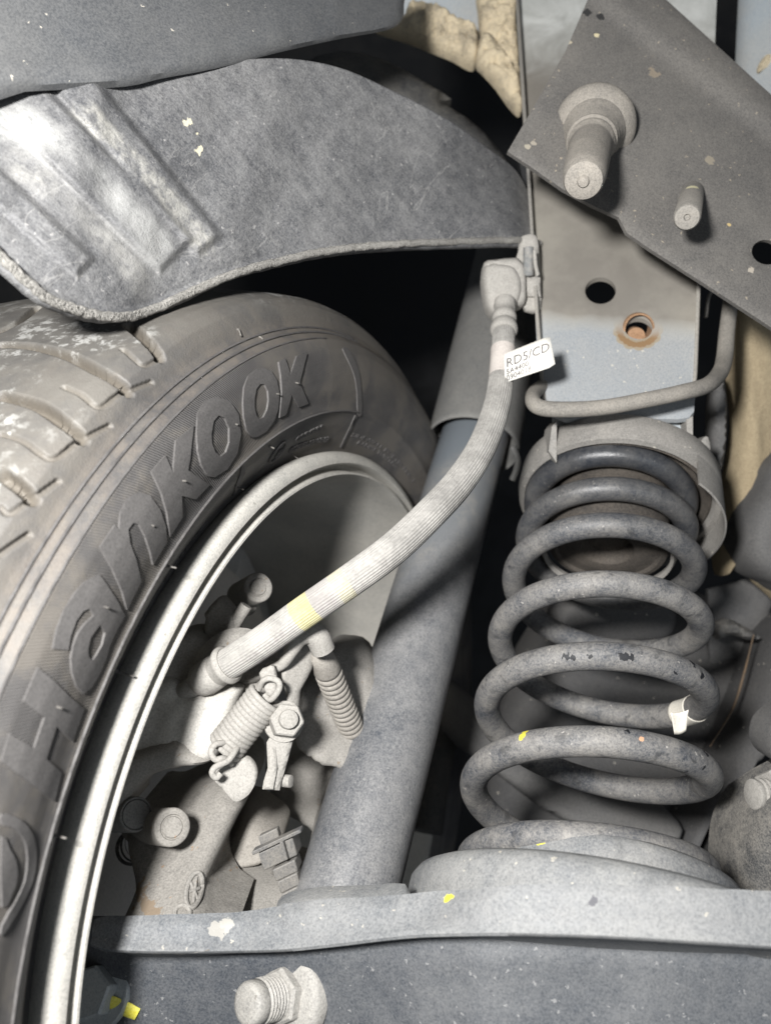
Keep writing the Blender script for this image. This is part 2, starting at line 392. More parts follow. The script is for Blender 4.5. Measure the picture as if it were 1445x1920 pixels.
q0 = vw_[FA[5000]]; nrm_ = np.cross(q0[1] - q0[0], q0[2] - q0[0]); outw = M3 @ WN
if nrm_ @ ((vw_[FA[5000][0]] + base_) - W(WC - WN * .09)) < 0: FA = FA[:, ::-1]
me = bpy.data.meshes.new('tyre'); me.vertices.add(len(vw_)); me.vertices.foreach_set('co', vw_.astype(np.float32).ravel())
me.loops.add(FA.size); me.loops.foreach_set('vertex_index', FA.astype(np.int32).ravel()); me.polygons.add(len(FA))
me.polygons.foreach_set('loop_start', np.arange(0, FA.size, 4, dtype=np.int32)); me.polygons.foreach_set('loop_total', np.full(len(FA), 4, dtype=np.int32))
me.update(calc_edges=True); me.polygons.foreach_set('use_smooth', np.ones(len(FA), bool))
lay = me.uv_layers.new(name='ring'); lay.data.foreach_set('uv', UV_all[FA.ravel()].astype(np.float32).ravel()); me.validate(); me.update()
at_ = me.attributes.new('groove', 'FLOAT', 'POINT'); at_.data.foreach_set('value', np.concatenate([np.clip(-H / .003, 0, 1), np.zeros(T2.size)]).astype(np.float32))
me.materials.append(m_tyre.m); tyre = bpy.data.objects.new('tyre', me); COL.objects.link(tyre); tyre.parent = wheel; tyre['_b'] = base_.tolist(); OBJS.append(tyre)

m_letter = grime('smooth_letter_rubber', (.070, .067, .066), (.102, .097, .094), .45, .5, 20, .3, rough=.6, bump=.15)
def raised(name, poly, holes=(), h=.0009, step=7, closed_smooth=0, parent=None, mat=m_letter, sink=.0008):
    if closed_smooth: poly = smooth_poly(poly, closed_smooth); holes = [smooth_poly(x, closed_smooth) for x in holes]
    vv, ff = cdt(poly, list(holes), step)
    ts = [to_surface(*p) for p in vv]; ok = [t is not None for t in ts]
    ff = [f for f in ff if all(ok[i] for i in f)]; used = sorted({i for f in ff for i in f}); mp = {o: n for n, o in enumerate(used)}
    top = [tyre_pt(ts[i][0], ts[i][1], h) for i in used]; bot = [tyre_pt(ts[i][0], ts[i][1], -sink) for i in used]; n = len(used)
    ff = [tuple(mp[i] for i in f) for f in ff]; cnt = {}
    for f in ff:
        for i in range(len(f)): cnt[(f[i], f[(i + 1) % len(f)])] = 1
    side = [(p, q, q + n, p + n) for (p, q) in cnt if (q, p) not in cnt]
    g = G(); g.add(top + bot, ff + [tuple(i + n for i in f)[::-1] for f in ff] + side)
    return g.build(name, mat, parent or tyre, smooth=35, bevel=.00012)
c6 = lambda L: [(440 + x / 3.44, 640 + y / 3.44) for x, y in L]
c3 = lambda L: [(x / 1.9013, 540 + y / 1.9013) for x, y in L]
c4 = lambda L: [(x / 3.84, 1000 + y / 3.84) for x, y in L]
raised('letter', c6([(275, 135), (318, 112), (352, 215), (392, 95), (460, 80), (412, 262), (420, 288), (468, 400), (408, 424), (360, 345), (322, 472), (280, 492), (295, 330), (290, 230)]))
raised('letter', c6([(45, 400), (52, 300), (80, 225), (125, 185), (175, 175), (225, 195), (262, 250), (278, 330), (272, 430), (245, 510), (195, 580), (140, 612), (100, 618), (68, 570), (50, 490)]),
       [c6([(118, 370), (130, 310), (155, 278), (185, 280), (205, 320), (210, 380), (200, 440), (175, 490), (150, 502), (130, 480), (118, 430)])])
raised('letter', c3([(697, 520), (700, 450), (725, 405), (770, 390), (815, 405), (845, 450), (853, 520), (840, 590), (805, 645), (760, 672), (735, 670), (712, 630), (700, 580)]),
       [c3([(748, 520), (757, 475), (775, 455), (797, 465), (812, 500), (812, 550), (800, 585), (780, 600), (762, 585), (750, 555)])])
raised('letter', c3([(535, 655), (585, 598), (612, 660), (622, 545), (686, 492), (672, 610), (665, 650), (742, 700), (692, 752), (642, 740), (645, 815), (600, 885), (590, 800), (570, 730)]))
raised('letter', c3([(352, 925), (405, 845), (420, 862), (425, 800), (450, 752), (490, 728), (530, 740), (565, 790), (585, 850), (588, 905), (540, 985), (530, 940), (510, 880), (490, 843), (470, 838), (452, 862), (458, 910), (480, 970), (497, 1045), (447, 1145), (430, 1080), (395, 1000)]))
raised('letter', c4([(370, 830), (400, 690), (450, 560), (530, 430), (600, 350), (705, 295), (760, 370), (830, 480), (885, 590), (830, 690), (780, 795), (750, 900), (710, 1000), (650, 1100), (590, 1155), (540, 1100), (508, 1000), (500, 900), (515, 810), (550, 720), (600, 650), (665, 590), (635, 540), (590, 560), (540, 630), (500, 740), (480, 840)]),
       [c4([(620, 830), (640, 750), (680, 690), (710, 655), (745, 715), (725, 800), (680, 880), (650, 915), (625, 885)])])
raised('letter', c4([(265, 965), (380, 1060), (480, 1165), (592, 1262), (510, 1495), (395, 1385), (320, 1620), (430, 1720), (380, 1925), (200, 1790), (2, 1640), (60, 1440), (235, 1545), (310, 1325), (160, 1210)]))
# ring emblem at the frame edge below the H
raised('emblem', smooth_poly([(1, 1525), (28, 1530), (50, 1548), (62, 1575), (66, 1610), (58, 1655), (30, 1710), (1, 1755), (1, 1735), (26, 1690), (44, 1650), (49, 1610), (45, 1580), (34, 1562), (18, 1550), (1, 1546)], 2), h=.0008)
raised('emblem', smooth_poly([(1, 1567), (15, 1590), (27, 1615), (29, 1645), (20, 1675), (1, 1700)], 2), h=.0009)
raised('raised_panel', smooth_poly([(648, 652), (662, 672), (672, 700), (676, 735), (677, 776), (669, 777), (668, 738), (663, 705), (652, 678), (641, 655)], 2), h=.0006)
raised('raised_panel', [(669, 779), (640, 839), (637, 838), (665, 778)], h=.0006)
raised('raised_panel', [(453, 866), (458, 885), (446, 915), (436, 935), (440, 912), (449, 888)], h=.0006)
# round ridges of the side wall
def ridge(s0, ta, tb, r=.0005, h=.0):
    g = G(); pth = [tyre_pt(t, s0, h) for t in np.linspace(math.radians(ta), math.radians(tb), 260)]; g.tube(pth, r, 6); return g.build('ridge', m_letter, tyre, smooth=60)
ridge(_s[8], -140, -40, .00062); ridge(_s[16], -140, -48, .0005); ridge(_s[19], -140, -38, .0006); ridge(_s[21], -140, -38, .0006)
def small_text(txt, p0, p1, hgt, r0=None, name='lettering', h=.0004, spacing=1.0, bold=.02):
    """raised characters wrapped on the side wall from sight point p0 to p1 (baseline)"""
    fc = bpy.data.curves.new(name, 'FONT'); fc.body = txt; fc.size = 1; fc.offset = bold; fc.space_character = spacing; fc.resolution_u = 3; fc.extrude = .5
    fo = bpy.data.objects.new(name, fc); COL.objects.link(fo); dg = bpy.context.evaluated_depsgraph_get(); me = bpy.data.meshes.new_from_object(fo.evaluated_get(dg))
    v = np.array([x.co for x in me.vertices]); fs = [tuple(p.vertices) for p in me.polygons]; bpy.data.objects.remove(fo); 
    if len(v) == 0: return
    a = to_surface(*p0); b = to_surface(*p1); w = v[:, 0].max()
    g = G(); g.add([tyre_pt(a[0] + (b[0] - a[0]) * x / w, a[1] + (b[1] - a[1]) * x / w + y * hgt, h if z > 0 else -.0004) for x, y, z in v], fs)
    return g.build(name, m_letter, tyre, smooth=40)
small_text('0284981', (550, 828), (597, 806), .0052, h=.0008)
small_text('027710 S2WR02', (538, 849), (611, 827), .0052, h=.0008)
small_text('E4', (513, 858), (530, 846), .0062, h=.0008)
g = G(); 
_c = to_surface(520, 846)
g.tube([tyre_pt(_c[0] + math.cos(t) * .0062 / .235, _c[1] + math.sin(t) * .0062 - .0002, .0004) for t in np.linspace(0, 2 * PI, 60)], .0006, 6); g.build('emblem_ring', m_letter, tyre)
small_text('SIDEWALL POLYESTER 1', (657, 818), (772, 905), .0036, h=.0004)
small_text('RADIAL TUBELESS', (668, 832), (742, 880), .0036, h=.0004)
small_text('SAFETY WARNING', (256, 1196), (382, 985), .0040, h=.0006, spacing=1.1)
small_text('4022', (176, 1400), (200, 1335), .0042, h=.0006, spacing=1.25)
# vent hairs left by the mould
m_hair = grime('dusty_rubber_hair', (.08, .075, .07), (.17, .16, .145), .5)
for (x0, y0, dx, dy, L) in ((228, 1266, 24, 3, .006), (103, 1567, 22, 5, .0055), (92, 1743, 16, 2, .005), (313, 1060, 18, 5, .0055), (443, 912, 14, 6, .004), (548, 855, 16, 9, .0055), (505, 836, 9, 5, .003),
                        (340, 901, 9, 1, .002), (516, 738, 8, 1, .002), (283, 984, 5, 2, .002), (192, 1137, 12, 3, .003), (104, 1325, 12, 3, .003), (552, 717, 8, 2, .002), (440, 795, 5, 1, .002), (446, 618, 6, 12, .003), (487, 632, 6, 4, .002)):
    s_ = to_surface(x0, y0)
    if not s_: continue
    A = tyre_pt(s_[0], s_[1], -.0003); B = tyre_pt(s_[0], s_[1], L * .35); Cc = P(x0 + dx, y0 + dy, B[2] - .001)
    g = G(); g.tube(spline([A, B * .5 + A * .5 + (Cc - A) * .12, Cc], 8), [.0009, .0005, .00036, .0004], 7); g.build('vent_hair', m_hair, tyre)
# rim
m_rim = grime('dusty_cast_alloy', (.33, .325, .305), (.50, .48, .435), .55, .5, 30, .45, speck=.02, speckcol=(.2, .19, .17), rough=.55, bump=.22, spec=.5, metal=.0)
g = G(); RP = [(-.012, .2105), (-.006, .2135), (-.0015, .2155), (.0022, .2163), (.0050, .2158), (.0068, .2140), (.0078, .2118), (.0080, .2100), (.0070, .2091), (.0000, .2086), (-.0006, .2058),
      (.0050, .2051), (.0078, .2046), (.0080, .2036), (.0060, .2028), (.0010, .2020), (-.0100, .2000), (-.0180, .1975), (-.0250, .1935), (-.0450, .1880), (-.0900, .1868), (-.1350, .1865), (-.1500, .184), (-.1620, .170)]
g.lathe(WC, WN, RP, 300, e=E1)
g.lathe(WC, WN, [(-.012, .2105), (-.03, .2090), (-.05, .195), (-.12, .194), (-.165, .20)], 120, e=E1)
rim = g.build('rim', m_rim, wheel, smooth=50)
m_disc = grime('grey_wheel_face', (.56, .57, .57), (.64, .63, .61), .5, .5, 14, .2, rough=.5, bump=.15)
g = G()
for k in range(5):     # five broad spokes seen from behind
    th = math.radians(-58 + 72 * k); pr = []
    for r in np.linspace(.035, .184, 14):
        w = .030 + .020 * (r / .18) ** 2; zoff = -.120 - .022 * (r / .184) ** 2
        row = []
        for t, dz in ((-1, -.012), (-.8, .004), (0, .007), (.8, .004), (1, -.012), (.8, -.02), (-.8, -.02)):
            row.append(WC + WN * (zoff + dz) + r * (math.cos(th) * E1 + math.sin(th) * E2) + t * w * (-math.sin(th) * E1 + math.cos(th) * E2))
        pr.append(row)
    sp = G(); sp.grid(pr, cv=True); sp.build('spoke', m_disc, wheel, smooth=50)
g = G(); g.lathe(WC, WN, [(-.16, 0), (-.16, .055), (-.13, .058), (-.112, .05), (-.112, 0)], 60); g.build('hub', m_disc, wheel)
# brake drum shield inside the wheel
m_shield = grime('dusty_brake_shield', (.50, .49, .47), (.58, .56, .53), .5, .5, 12, .2, rough=.8, bump=.15)
g = G(); g.lathe(WC, WN, [(-.112, .045), (-.110, .140), (-.114, .148), (-.120, .150), (-.120, .142), (-.118, .045)], 90, close=True)
tag(g.build('brake_shield', m_shield), 'round dusty grey brake shield set back inside the wheel rim', 'brake shield')

# ------------------------------------------------------------------ coil spring
SP = np.array([.1, -.1203, .3913]); TCV = np.array([-.17036927, .61005688, -.77382486]); RTV = np.array([.96100453, -.07072369, -.26733584])
def sp_pt(t, x=0, y=0): return SP + t * UPC + RTV * x + TCV * y      # x to the right, y towards the viewer
# quarter turns (angle k*180 deg: front, back, front ...): height, radius
KT = [(-2, .1610, .0440), (-1, .1605, .0438), (0, .1590, .0438), (1, .1480, .0436), (2, .1342, .0442), (3, .1215, .0470), (4, .1062, .0487), (5, .0885, .0502), (6, .0681, .0516), (7, .0490, .0524), (8, .0279, .0531), (9, .0080, .0535),
      (10, -.0133, .0537), (11, -.0345, .0534), (12, -.0530, .0505), (13, -.0620, .0490), (14, -.0650, .0485)]
KA = np.array(KT); sk = spline(KA, 900)
def helix(k):
    t = np.interp(k, sk[:, 0], sk[:, 1]); r = np.interp(k, sk[:, 0], sk[:, 2]); a = k * PI
    return sp_pt(t, -r * math.sin(a), r * math.cos(a))
WR = .0066
cs = thing('coil_spring', 'dusty grey steel coil spring standing between the upper seat and the lower cup', 'coil spring', sp_pt(-.07))
g = G(); g.tube([helix(k) for k in np.linspace(-2, 14, 720)], WR, 22)
coil = g.build('spring_coil', None, cs, smooth=70)
BV = {}
def hit(o, px, py, which=0):
    """first point of object o on the sight line, in o's own coordinates"""
    if o.name not in BV:
        me = o.data; BV[o.name] = BVHTree.FromPolygons([v.co.copy() for v in me.vertices], [tuple(p.vertices) for p in me.polygons])
    b = np.array(o['_b']); org = Vector((CAM - b).tolist()); d = Vector((W(P(px, py, 1)) - CAM).tolist()).normalized()
    r = BV[o.name].ray_cast(org, d)
    return r[0]
sp = []
BLK = (.008, .009, .012)
for (x, y, rad) in ((1060, 1231, .0017), (1072, 1233, .0014), (1108, 1231, .0013), (1168, 1231, .0022), (1180, 1233, .0020), (1297, 1243, .0020), (1316, 1267, .0019), (1266, 1262, .0011), (1288, 1381, .0016), (1319, 1404, .0020), (1322, 1412, .0018), (1175, 1370, .0013), (1253, 1455, .0016), (1268, 1451, .0016), (1283, 1448, .0014), (1319, 1440, .0009)):
    h = hit(coil, x, y)
    if h: sp.append((h, rad, BLK, 520, .0052))
for (x, y, rad) in ((979, 1379, .0017), (984, 1372, .0016), (976, 1384, .0012)):
    h = hit(coil, x, y)
    if h: sp.append((h, rad, (.70, .62, .07), 900, .0008))
h = hit(coil, 1202, 1386); sp.append((h, .0013, (.55, .32, .2), 800, .002))
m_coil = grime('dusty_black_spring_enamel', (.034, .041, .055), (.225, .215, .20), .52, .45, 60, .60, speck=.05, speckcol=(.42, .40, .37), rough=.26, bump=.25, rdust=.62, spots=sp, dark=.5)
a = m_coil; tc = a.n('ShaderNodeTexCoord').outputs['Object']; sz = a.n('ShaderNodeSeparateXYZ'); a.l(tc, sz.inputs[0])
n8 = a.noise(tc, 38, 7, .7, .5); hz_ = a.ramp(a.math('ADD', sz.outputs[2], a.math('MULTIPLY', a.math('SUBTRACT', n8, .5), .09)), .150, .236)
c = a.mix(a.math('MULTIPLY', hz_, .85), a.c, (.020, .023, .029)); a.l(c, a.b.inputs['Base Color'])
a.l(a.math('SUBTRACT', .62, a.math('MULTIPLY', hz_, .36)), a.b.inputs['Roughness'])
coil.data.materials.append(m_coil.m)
# white paper tape wrapped on the wire
m_tape = grime('white_paper_tape', (.72, .69, .62), (.62, .58, .50), .4, .6, 60, .2, rough=.7, bump=.1)
g = G(); g.tube([helix(k) for k in np.linspace(7.31, 7.41, 14)], WR + .0005, 24, caps=False)
a0 = P(1262, 1335, .365); 
tape = g.build('tape', m_tape, cs); md = tape.modifiers.new('th', 'SOLIDIFY'); md.thickness = .0003
g = G(); g.grid([[P(1256 + 7 * v + 34 * u * (1 - .35 * v), 1336 + 40 * v - 6 * u + 3 * math.sin(u * 3), .3640 + .004 * v + .0016 * math.sin(u * PI) * (1 - v)) for v in np.linspace(0, 1, 8)] for u in np.linspace(0, 1, 10)])
tape = g.build('tape', m_tape, cs)
md = tape.modifiers.new('th', 'SOLIDIFY'); md.thickness = .0003

# upper spring seat with rubber insulator and bump stop
m_seat = grime('grey_dusty_steel', (.155, .15, .142), (.30, .285, .262), .5, .5, 26, .35, speck=.03, rough=.6, bump=.25)
m_rub = grime('brown_dusty_rubber', (.022, .020, .019), (.10, .085, .07), .42, .5, 30, .4, rough=.8, bump=.4)
st = thing('upper_spring_seat', 'round steel spring seat under the pale tower with rubber ring and bump stop', 'spring seat', sp_pt(.15))
sc0 = sp_pt(0, .0045)
g = G(); g.lathe(sc0, UPC, [(.1600, .0535), (.1580, .0550), (.1585, .0582), (.1640, .0592), (.1760, .0585), (.1800, .0550), (.1820, .0300), (.1790, .0300), (.1770, .0500), (.1660, .0525)], 90, close=True, e=TCV); g.build('seat_ring', m_seat, st)
g = G(); g.lathe(sc0, UPC, [(.1610, .0528), (.1600, .0515), (.1640, .0490), (.1700, .0460), (.1680, .0330), (.1640, .0250), (.1750, .0250), (.1750, .0528)], 90, close=True, e=TCV); g.build('rubber_ring', m_rub, st)
g = G(); g.lathe(sp_pt(0, .001), UPC, [(.1750, .0330), (.1380, .0340), (.1280, .0345), (.1250, .0330), (.1242, .0300), (.1260, .0285), (.1255, .0240), (.1242, .0200), (.1250, .0150), (.1330, .0130), (.1330, .0005)], 72, e=TCV); g.build('bump_stop', m_rub, st)
g = G(); g.lathe(sp_pt(0, .001), UPC, [(.1215, .0345), (.1195, .0362), (.1215, .0376), (.1245, .0355)], 72, close=True, e=TCV); g.build('lower_lip', m_seat, st)
g = G(); g.lathe(sc0, UPC, [(.1640, .0590), (.1500, .0600), (.1420, .0605), (.1415, .0595), (.1500, .0588), (.1640, .0580)], 40, close=True, e=TCV, arc=(-2.2, -.75) if np.cross(UPC, TCV)[0] < 0 else (.75, 2.2)); g.build('skirt', m_seat, st)
m_tower = grime('light_grey_blue_chassis_paint', (.27, .285, .30), (.33, .31, .28), .35, .6, 10, .3, speck=.03, rough=.5, bump=.18)
for pl in ([(1034, 800), (1043, 788), (1043, 868), (1028, 846)], [(1286, 786), (1298, 780), (1298, 850), (1288, 854)]):
    zf = plane((1034, 800, .455), (1298, 800, .448), (1150, 850, .452)); g = G(); slab(g, pl, zf, .02, step=10); g.build('web', m_seat, st, smooth=30)
g = G(); slab(g, smooth_poly([(1310, 838), (1322, 818), (1330, 830), (1330, 870), (1318, 880)], 2), lambda x, y: .462, .02, step=8, edge=5, rise=.001); g.build('web', m_seat, st, smooth=30)

# ------------------------------------------------------------------ pale steel tower above the spring
zt = plane((1005, 600, .482), (1310, 600, .466), (1150, 100, .540))
tw = thing('chassis_tower', 'pale grey steel tower above the coil spring with a round hole and a rusty hole', 'chassis tower', P(1150, 780, .455))
hole1 = ellipse(1125, 545, 29, 25); hole2 = ellipse(1196, 616, 26, 20, .1)
low = [(963, -60), (1345, -60), (1338, 120), (1322, 420), (1312, 541), (1311, 600), (1306, 700), (1300, 772), (1291, 783), (1270, 786), (1150, 784), (1060, 786), (1018, 770), (1006, 640), (1003, 590), (997, 430), (985, 290), (978, 200)]
g = G(); slab(g, low, zt, .0030, [hole1, hole2], step=14, edge=10, rise=.0008, nrm=-TCV)
lowp = g.build('front_plate', None, tw, smooth=30)
RU = (.23, .145, .075); TAN = (.29, .245, .18)
hp = [hit(lowp, 1195 + 34 * math.cos(t), 619 + 27 * math.sin(t)) for t in np.linspace(0, 2 * PI, 26)[:-1]]
a = grime('grey_chassis_paint_with_overspray', (.25, .275, .30), (.30, .295, .28), .35, .6, 10, .25, speck=.03, rough=.45, bump=.12,
              spots=[(h, .0042, TAN, 150, .0022) for h in hp[::2] if h] + [(h, .0022, RU, 330, .0022) for h in hp if h])
tc = a.n('ShaderNodeTexCoord').outputs['Object']; sz = a.n('ShaderNodeSeparateXYZ'); a.l(tc, sz.inputs[0]); zz = sz.outputs[2]
zl = hit(lowp, 1080, 640)[2]; zm = hit(lowp, 1080, 590)[2]; zh = hit(lowp, 1040, 160)[2]; zt0 = hit(lowp, 1040, 30)[2]
ns = a.noise(tc, 30, 7, .65, .5)
lowf = a.ramp(a.math('ADD', zz, a.math('MULTIPLY', a.math('SUBTRACT', ns, .5), .016)), (zl + zm) / 2 - .003, (zl + zm) / 2 + .010)
upf = a.math('SUBTRACT', 1, a.ramp(a.math('ADD', zz, a.math('MULTIPLY', a.math('SUBTRACT', ns, .5), .06)), zh, zt0))
over = a.mix(a.ramp(a.noise(tc, 16, 8, .65), .4, .62), (.185, .172, .152), (.255, .24, .21))
c = a.mix(a.math('MULTIPLY', lowf, upf), a.mix(lowf, a.c, a.mix(a.ramp(ns, .4, .65), (.42, .43, .41), (.58, .59, .57))), over)
a.l(c, a.b.inputs['Base Color']); lowp.data.materials.append(a.m)
m_plateU = grime('grey_chassis_paint_with_tan_overspray', (.20, .195, .185), (.30, .28, .245), .5, .6, 9, .35, speck=.03, rough=.65, bump=.25)
g = G(); g.tube([P(x, 540 + (x - 1215) * .01, zt(x, 540) - .0002) for x in np.linspace(1213, 1311, 14)], .00045, 8); g.build('seam', a.m, tw)
zt2 = lambda x, y: zt(x, y) + .0012
m_redge = grime('faint_rusty_edge', (.10, .075, .055), (.17, .11, .06), .4, .5, 60, .5)
m_rust = grime('rusty_steel', (.20, .115, .06), (.36, .22, .13), .5, .5, 90, .6, rough=.9, bump=.5)
g = G(); cR = P(1196, 616, zt2(1196, 616)); pn = np.array([-.12, -.25, -.96])
g.lathe(cR, -pn, [(-.0018, .0088), (-.0022, .0078), (.0000, .0076), (.012, .0074), (.012, .0092), (.0005, .0092)], 40, close=True); g.build('rusty_bush', m_rust, tw)
g = G(); g.lathe(cR + .0045 * TCV * -1 - UPC * .0025, -pn, [(.006, .0001), (.006, .0055), (.012, .006)], 24); g.build('rusty_core', m_rust, tw)
# side walls and blue-grey inner web
g = G(); zs = plane((1295, 600, .452), (1330, 600, .53), (1310, 100, .56))
for (xa, xb, ya, yb) in ((1005, 1290, 700, 860),):
    slab(g, [(1036, 760), (1292, 760), (1290, 846), (1270, 838), (1060, 836), (1040, 846)], lambda x, y: zt2(x, y) + .010, .004, step=14)
g.build('inner_web', m_pale, tw, smooth=30)
g = G()
g.add([P(1340, -60, .560), P(1312, 545, .455), P(1306, 700, .452), P(1298, 780, .45), P(1298, 780, .60), P(1306, 700, .60), P(1312, 545, .60), P(1340, -60, .70)], [(0, 1, 6, 7), (1, 2, 5, 6), (2, 3, 4, 5)])
g.add([P(963, -60, .562), P(985, 290, .51), P(1003, 590, .470), P(1018, 770, .463), P(1018, 770, .60), P(1003, 590, .60), P(985, 290, .62), P(963, -60, .70)], [(0, 7, 6, 1), (1, 6, 5, 2), (2, 5, 4, 3)])
o = g.build('side_wall', m_plateU, tw, smooth=30); md = o.modifiers.new('th', 'SOLIDIFY'); md.thickness = .002; md.offset = -1

# ------------------------------------------------------------------ dark diagonal bracket with stud and pin
zb = plane((955, 285, .425), (1445, 612, .415), (1110, 10, .470))
br = thing('diagonal_bracket', 'dark dusty steel bracket running diagonally across the tower with a thick stud', 'bracket', P(1160, 420, .425))
bpoly = [(1118, -40), (1190, -40), (1460, 205), (1500, 240), (1500, 650), (1445, 614), (1320, 532), (1215, 465), (1175, 437), (1160, 408), (1112, 386), (1055, 355), (990, 310), (951, 284), (1000, 200), (1060, 95)]
def brel(x, y):
    d = ((x - 1110) * (270 - 15) - (y - 15) * (1445 - 1110)) / math.hypot(255, 335)     # distance above the fold line (px)
    return .0045 * max(0, min(1, d / 26)) if d > 0 else .0
    return 0
g = G(); slab(g, bpoly, zb, .0035, [ellipse(1436, 473, 28, 23, .2)], step=13, edge=9, rise=.0012, relief=brel)
bp_ = g.build('bracket_plate', None, br, smooth=32)
bs = []
for x, y, r_, col in ((1119, 66, .0016, (.62, .55, .36)), (1068, 80, .0016, (.45, .40, .30)), (990, 275, .0020, (.35, .32, .26)), (1000, 268, .0017, (.33, .30, .25)), (1366, 421, .0011, (.55, .42, .2)), (1330, 300, .0028, (.27, .24, .19)), (1225, 135, .0035, (.26, .22, .17)), (1408, 506, .0022, (.42, .38, .32)), (1100, 22, .0030, (.03, .03, .03)), (1125, 32, .0025, (.03, .03, .03))):
    h = hit(bp_, x, y)
    if h: bs.append((h, r_, col, 260, r_ * 2.6))
m_br = grime('dark_bracket_paint_marked', (.088, .085, .083), (.185, .174, .157), .40, .6, 20, .35, speck=.05, speckcol=(.38, .33, .26), rough=.72, bump=.35, spots=bs)
bp_.data.materials.append(m_br.m)
m_stud = grime('dusty_zinc_stud', (.17, .16, .145), (.30, .275, .24), .55, .5, 60, .5, rough=.8, bump=.5)
A = P(1114, 238, zb(1114, 238) + .001); B = P(1093, 340, .372); ax = (B - A); L = np.linalg.norm(ax)
g = G(); g.lathe(A, ax, [(-.004, 0), (-.004, .0215), (.000, .0222), (.0026, .0220), (.0052, .0205), (.0078, .0182), (.0098, .0160), (.0108, .0146), (.0112, .0130), (.0118, 0)], 56); g.build('washer', m_stud, br)
prof = [(0.008, 0), (.008, .0166), (.0120, .0164), (.0138, .0150), (.0175, .0149), (.0190, .0138), (.0225, .0140), (.0240, .0129), (.0275, .0131), (.0290, .0119), (.0330, .0121), (.0345, .0110), (.0400, .0112), (L - .012, .0103), (L - .004, .0097), (L - .001, .0086), (L, .0062), (L + .0002, .0030), (L + .0016, .0022), (L + .002, 0)]
g = G(); g.lathe(A, ax, prof, 44); g.build('stud', m_stud, br)
A = P(1297, 362, zb(1297, 362) + .003); B = P(1287, 408, .385); ax = (B - A); L = np.linalg.norm(ax)
g = G(); g.lathe(A, ax, [(0, 0), (0, .0062), (L - .0018, .0064), (L - .0004, .0056), (L, .0040), (L - .0002, .0016), (L - .0015, .0012), (L - .0015, 0)], 32); pin = g.build('pin', None, br)
h = hit(pin, 1297, 350); m_pin = grime('dusty_pin', (.16, .155, .145), (.27, .25, .22), .5, .5, 60, .4, rough=.8, bump=.4, spots=[(h, .0036, (.62, .58, .38), 300, .001)] if h else [])
pin.data.materials.append(m_pin.m)
# black bracket hidden behind (edge seen left of the plate)
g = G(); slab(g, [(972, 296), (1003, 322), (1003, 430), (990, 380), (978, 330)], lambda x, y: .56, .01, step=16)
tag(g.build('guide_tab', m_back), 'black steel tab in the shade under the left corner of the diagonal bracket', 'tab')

# ------------------------------------------------------------------ wheel arch liner
TOPC = [(-40, 150), (60, 140), (180, 135), (240, 148), (330, 128), (430, 114), (540, 110), (640, 128), (740, 172), (840, 225), (910, 275), (965, 318), (1000, 380)]
BOTC = [(-40, 440), (28, 508), (90, 560), (160, 587), (228, 596), (292, 580), (400, 530), (500, 497), (610, 473), (720, 461), (840, 455), (950, 452), (1012, 458)]
def cv(c, n): return spline(c, n)
NU, NV = 330, 130
tcv, bcv = cv(TOPC, NU), cv(BOTC, NU)
zb_u = spline([[.268], [.290], [.330], [.385], [.445], [.50]], NU)[:, 0]
def band(px, py, a, b, w0, w1):
    """long pressed rib between points a and b: 1 on the rib, soft edges"""
    a = np.array(a, float); b = np.array(b, float); ab = b - a; L = np.linalg.norm(ab); d = ab / L; n = np.array([-d[1], d[0]]); p = np.array([px, py]) - a
    u = p @ d; v = abs(p @ n); w = w0 + (w1 - w0) * max(0, min(1, u / L)); e = max(0, min(1, min((w - v) / 16.0 + .5, (L - u) / 20 + .5)))
    return e * e * (3 - 2 * e)
rows = []
for i in range(NU):
    row = []
    for j in range(NV):
        v = j / (NV - 1); p = tcv[i] * (1 - v) + bcv[i] * v; z = zb_u[i] + .030 * (1 - v) ** 1.3
        z -= .0036 * (band(p[0], p[1], (28, 175), (330, 478), 48, 42) + band(p[0], p[1], (145, 160), (392, 458), 33, 27))
        z -= .0028 * band(p[0], p[1], (-60, 300), (160, 500), 26, 22)
        z += .004 * (max(0, v - .88) / .12) ** 2 * 0 + .0012 * fbm(p[0], p[1], .010, 2)
        if v > .955: z -= .0035 * (v - .955) / .045
        row.append(P(p[0], p[1], z))
    rows.append(row)
g = G(); g.grid(rows)
lin = thing('wheel_arch_liner', 'grey felt wheel arch liner with long pressed ribs curving over the tyre', 'arch liner', P(235, 596, .30))
m_liner.t  # base film
lo_ = g.build('liner_sheet', None, lin, smooth=60); md = lo_.modifiers.new('th', 'SOLIDIFY'); md.thickness = .0045; md.offset = -1
ls = []
for x, y, r_ in ((348, 230, .0017), (356, 228, .0015), (372, 284, .0018), (377, 278, .0012), (370, 250, .0009), (345, 228, .001)):
    h = hit(lo_, x, y)
    if h: ls.append((h, r_, (.62, .57, .42), 600, .004))
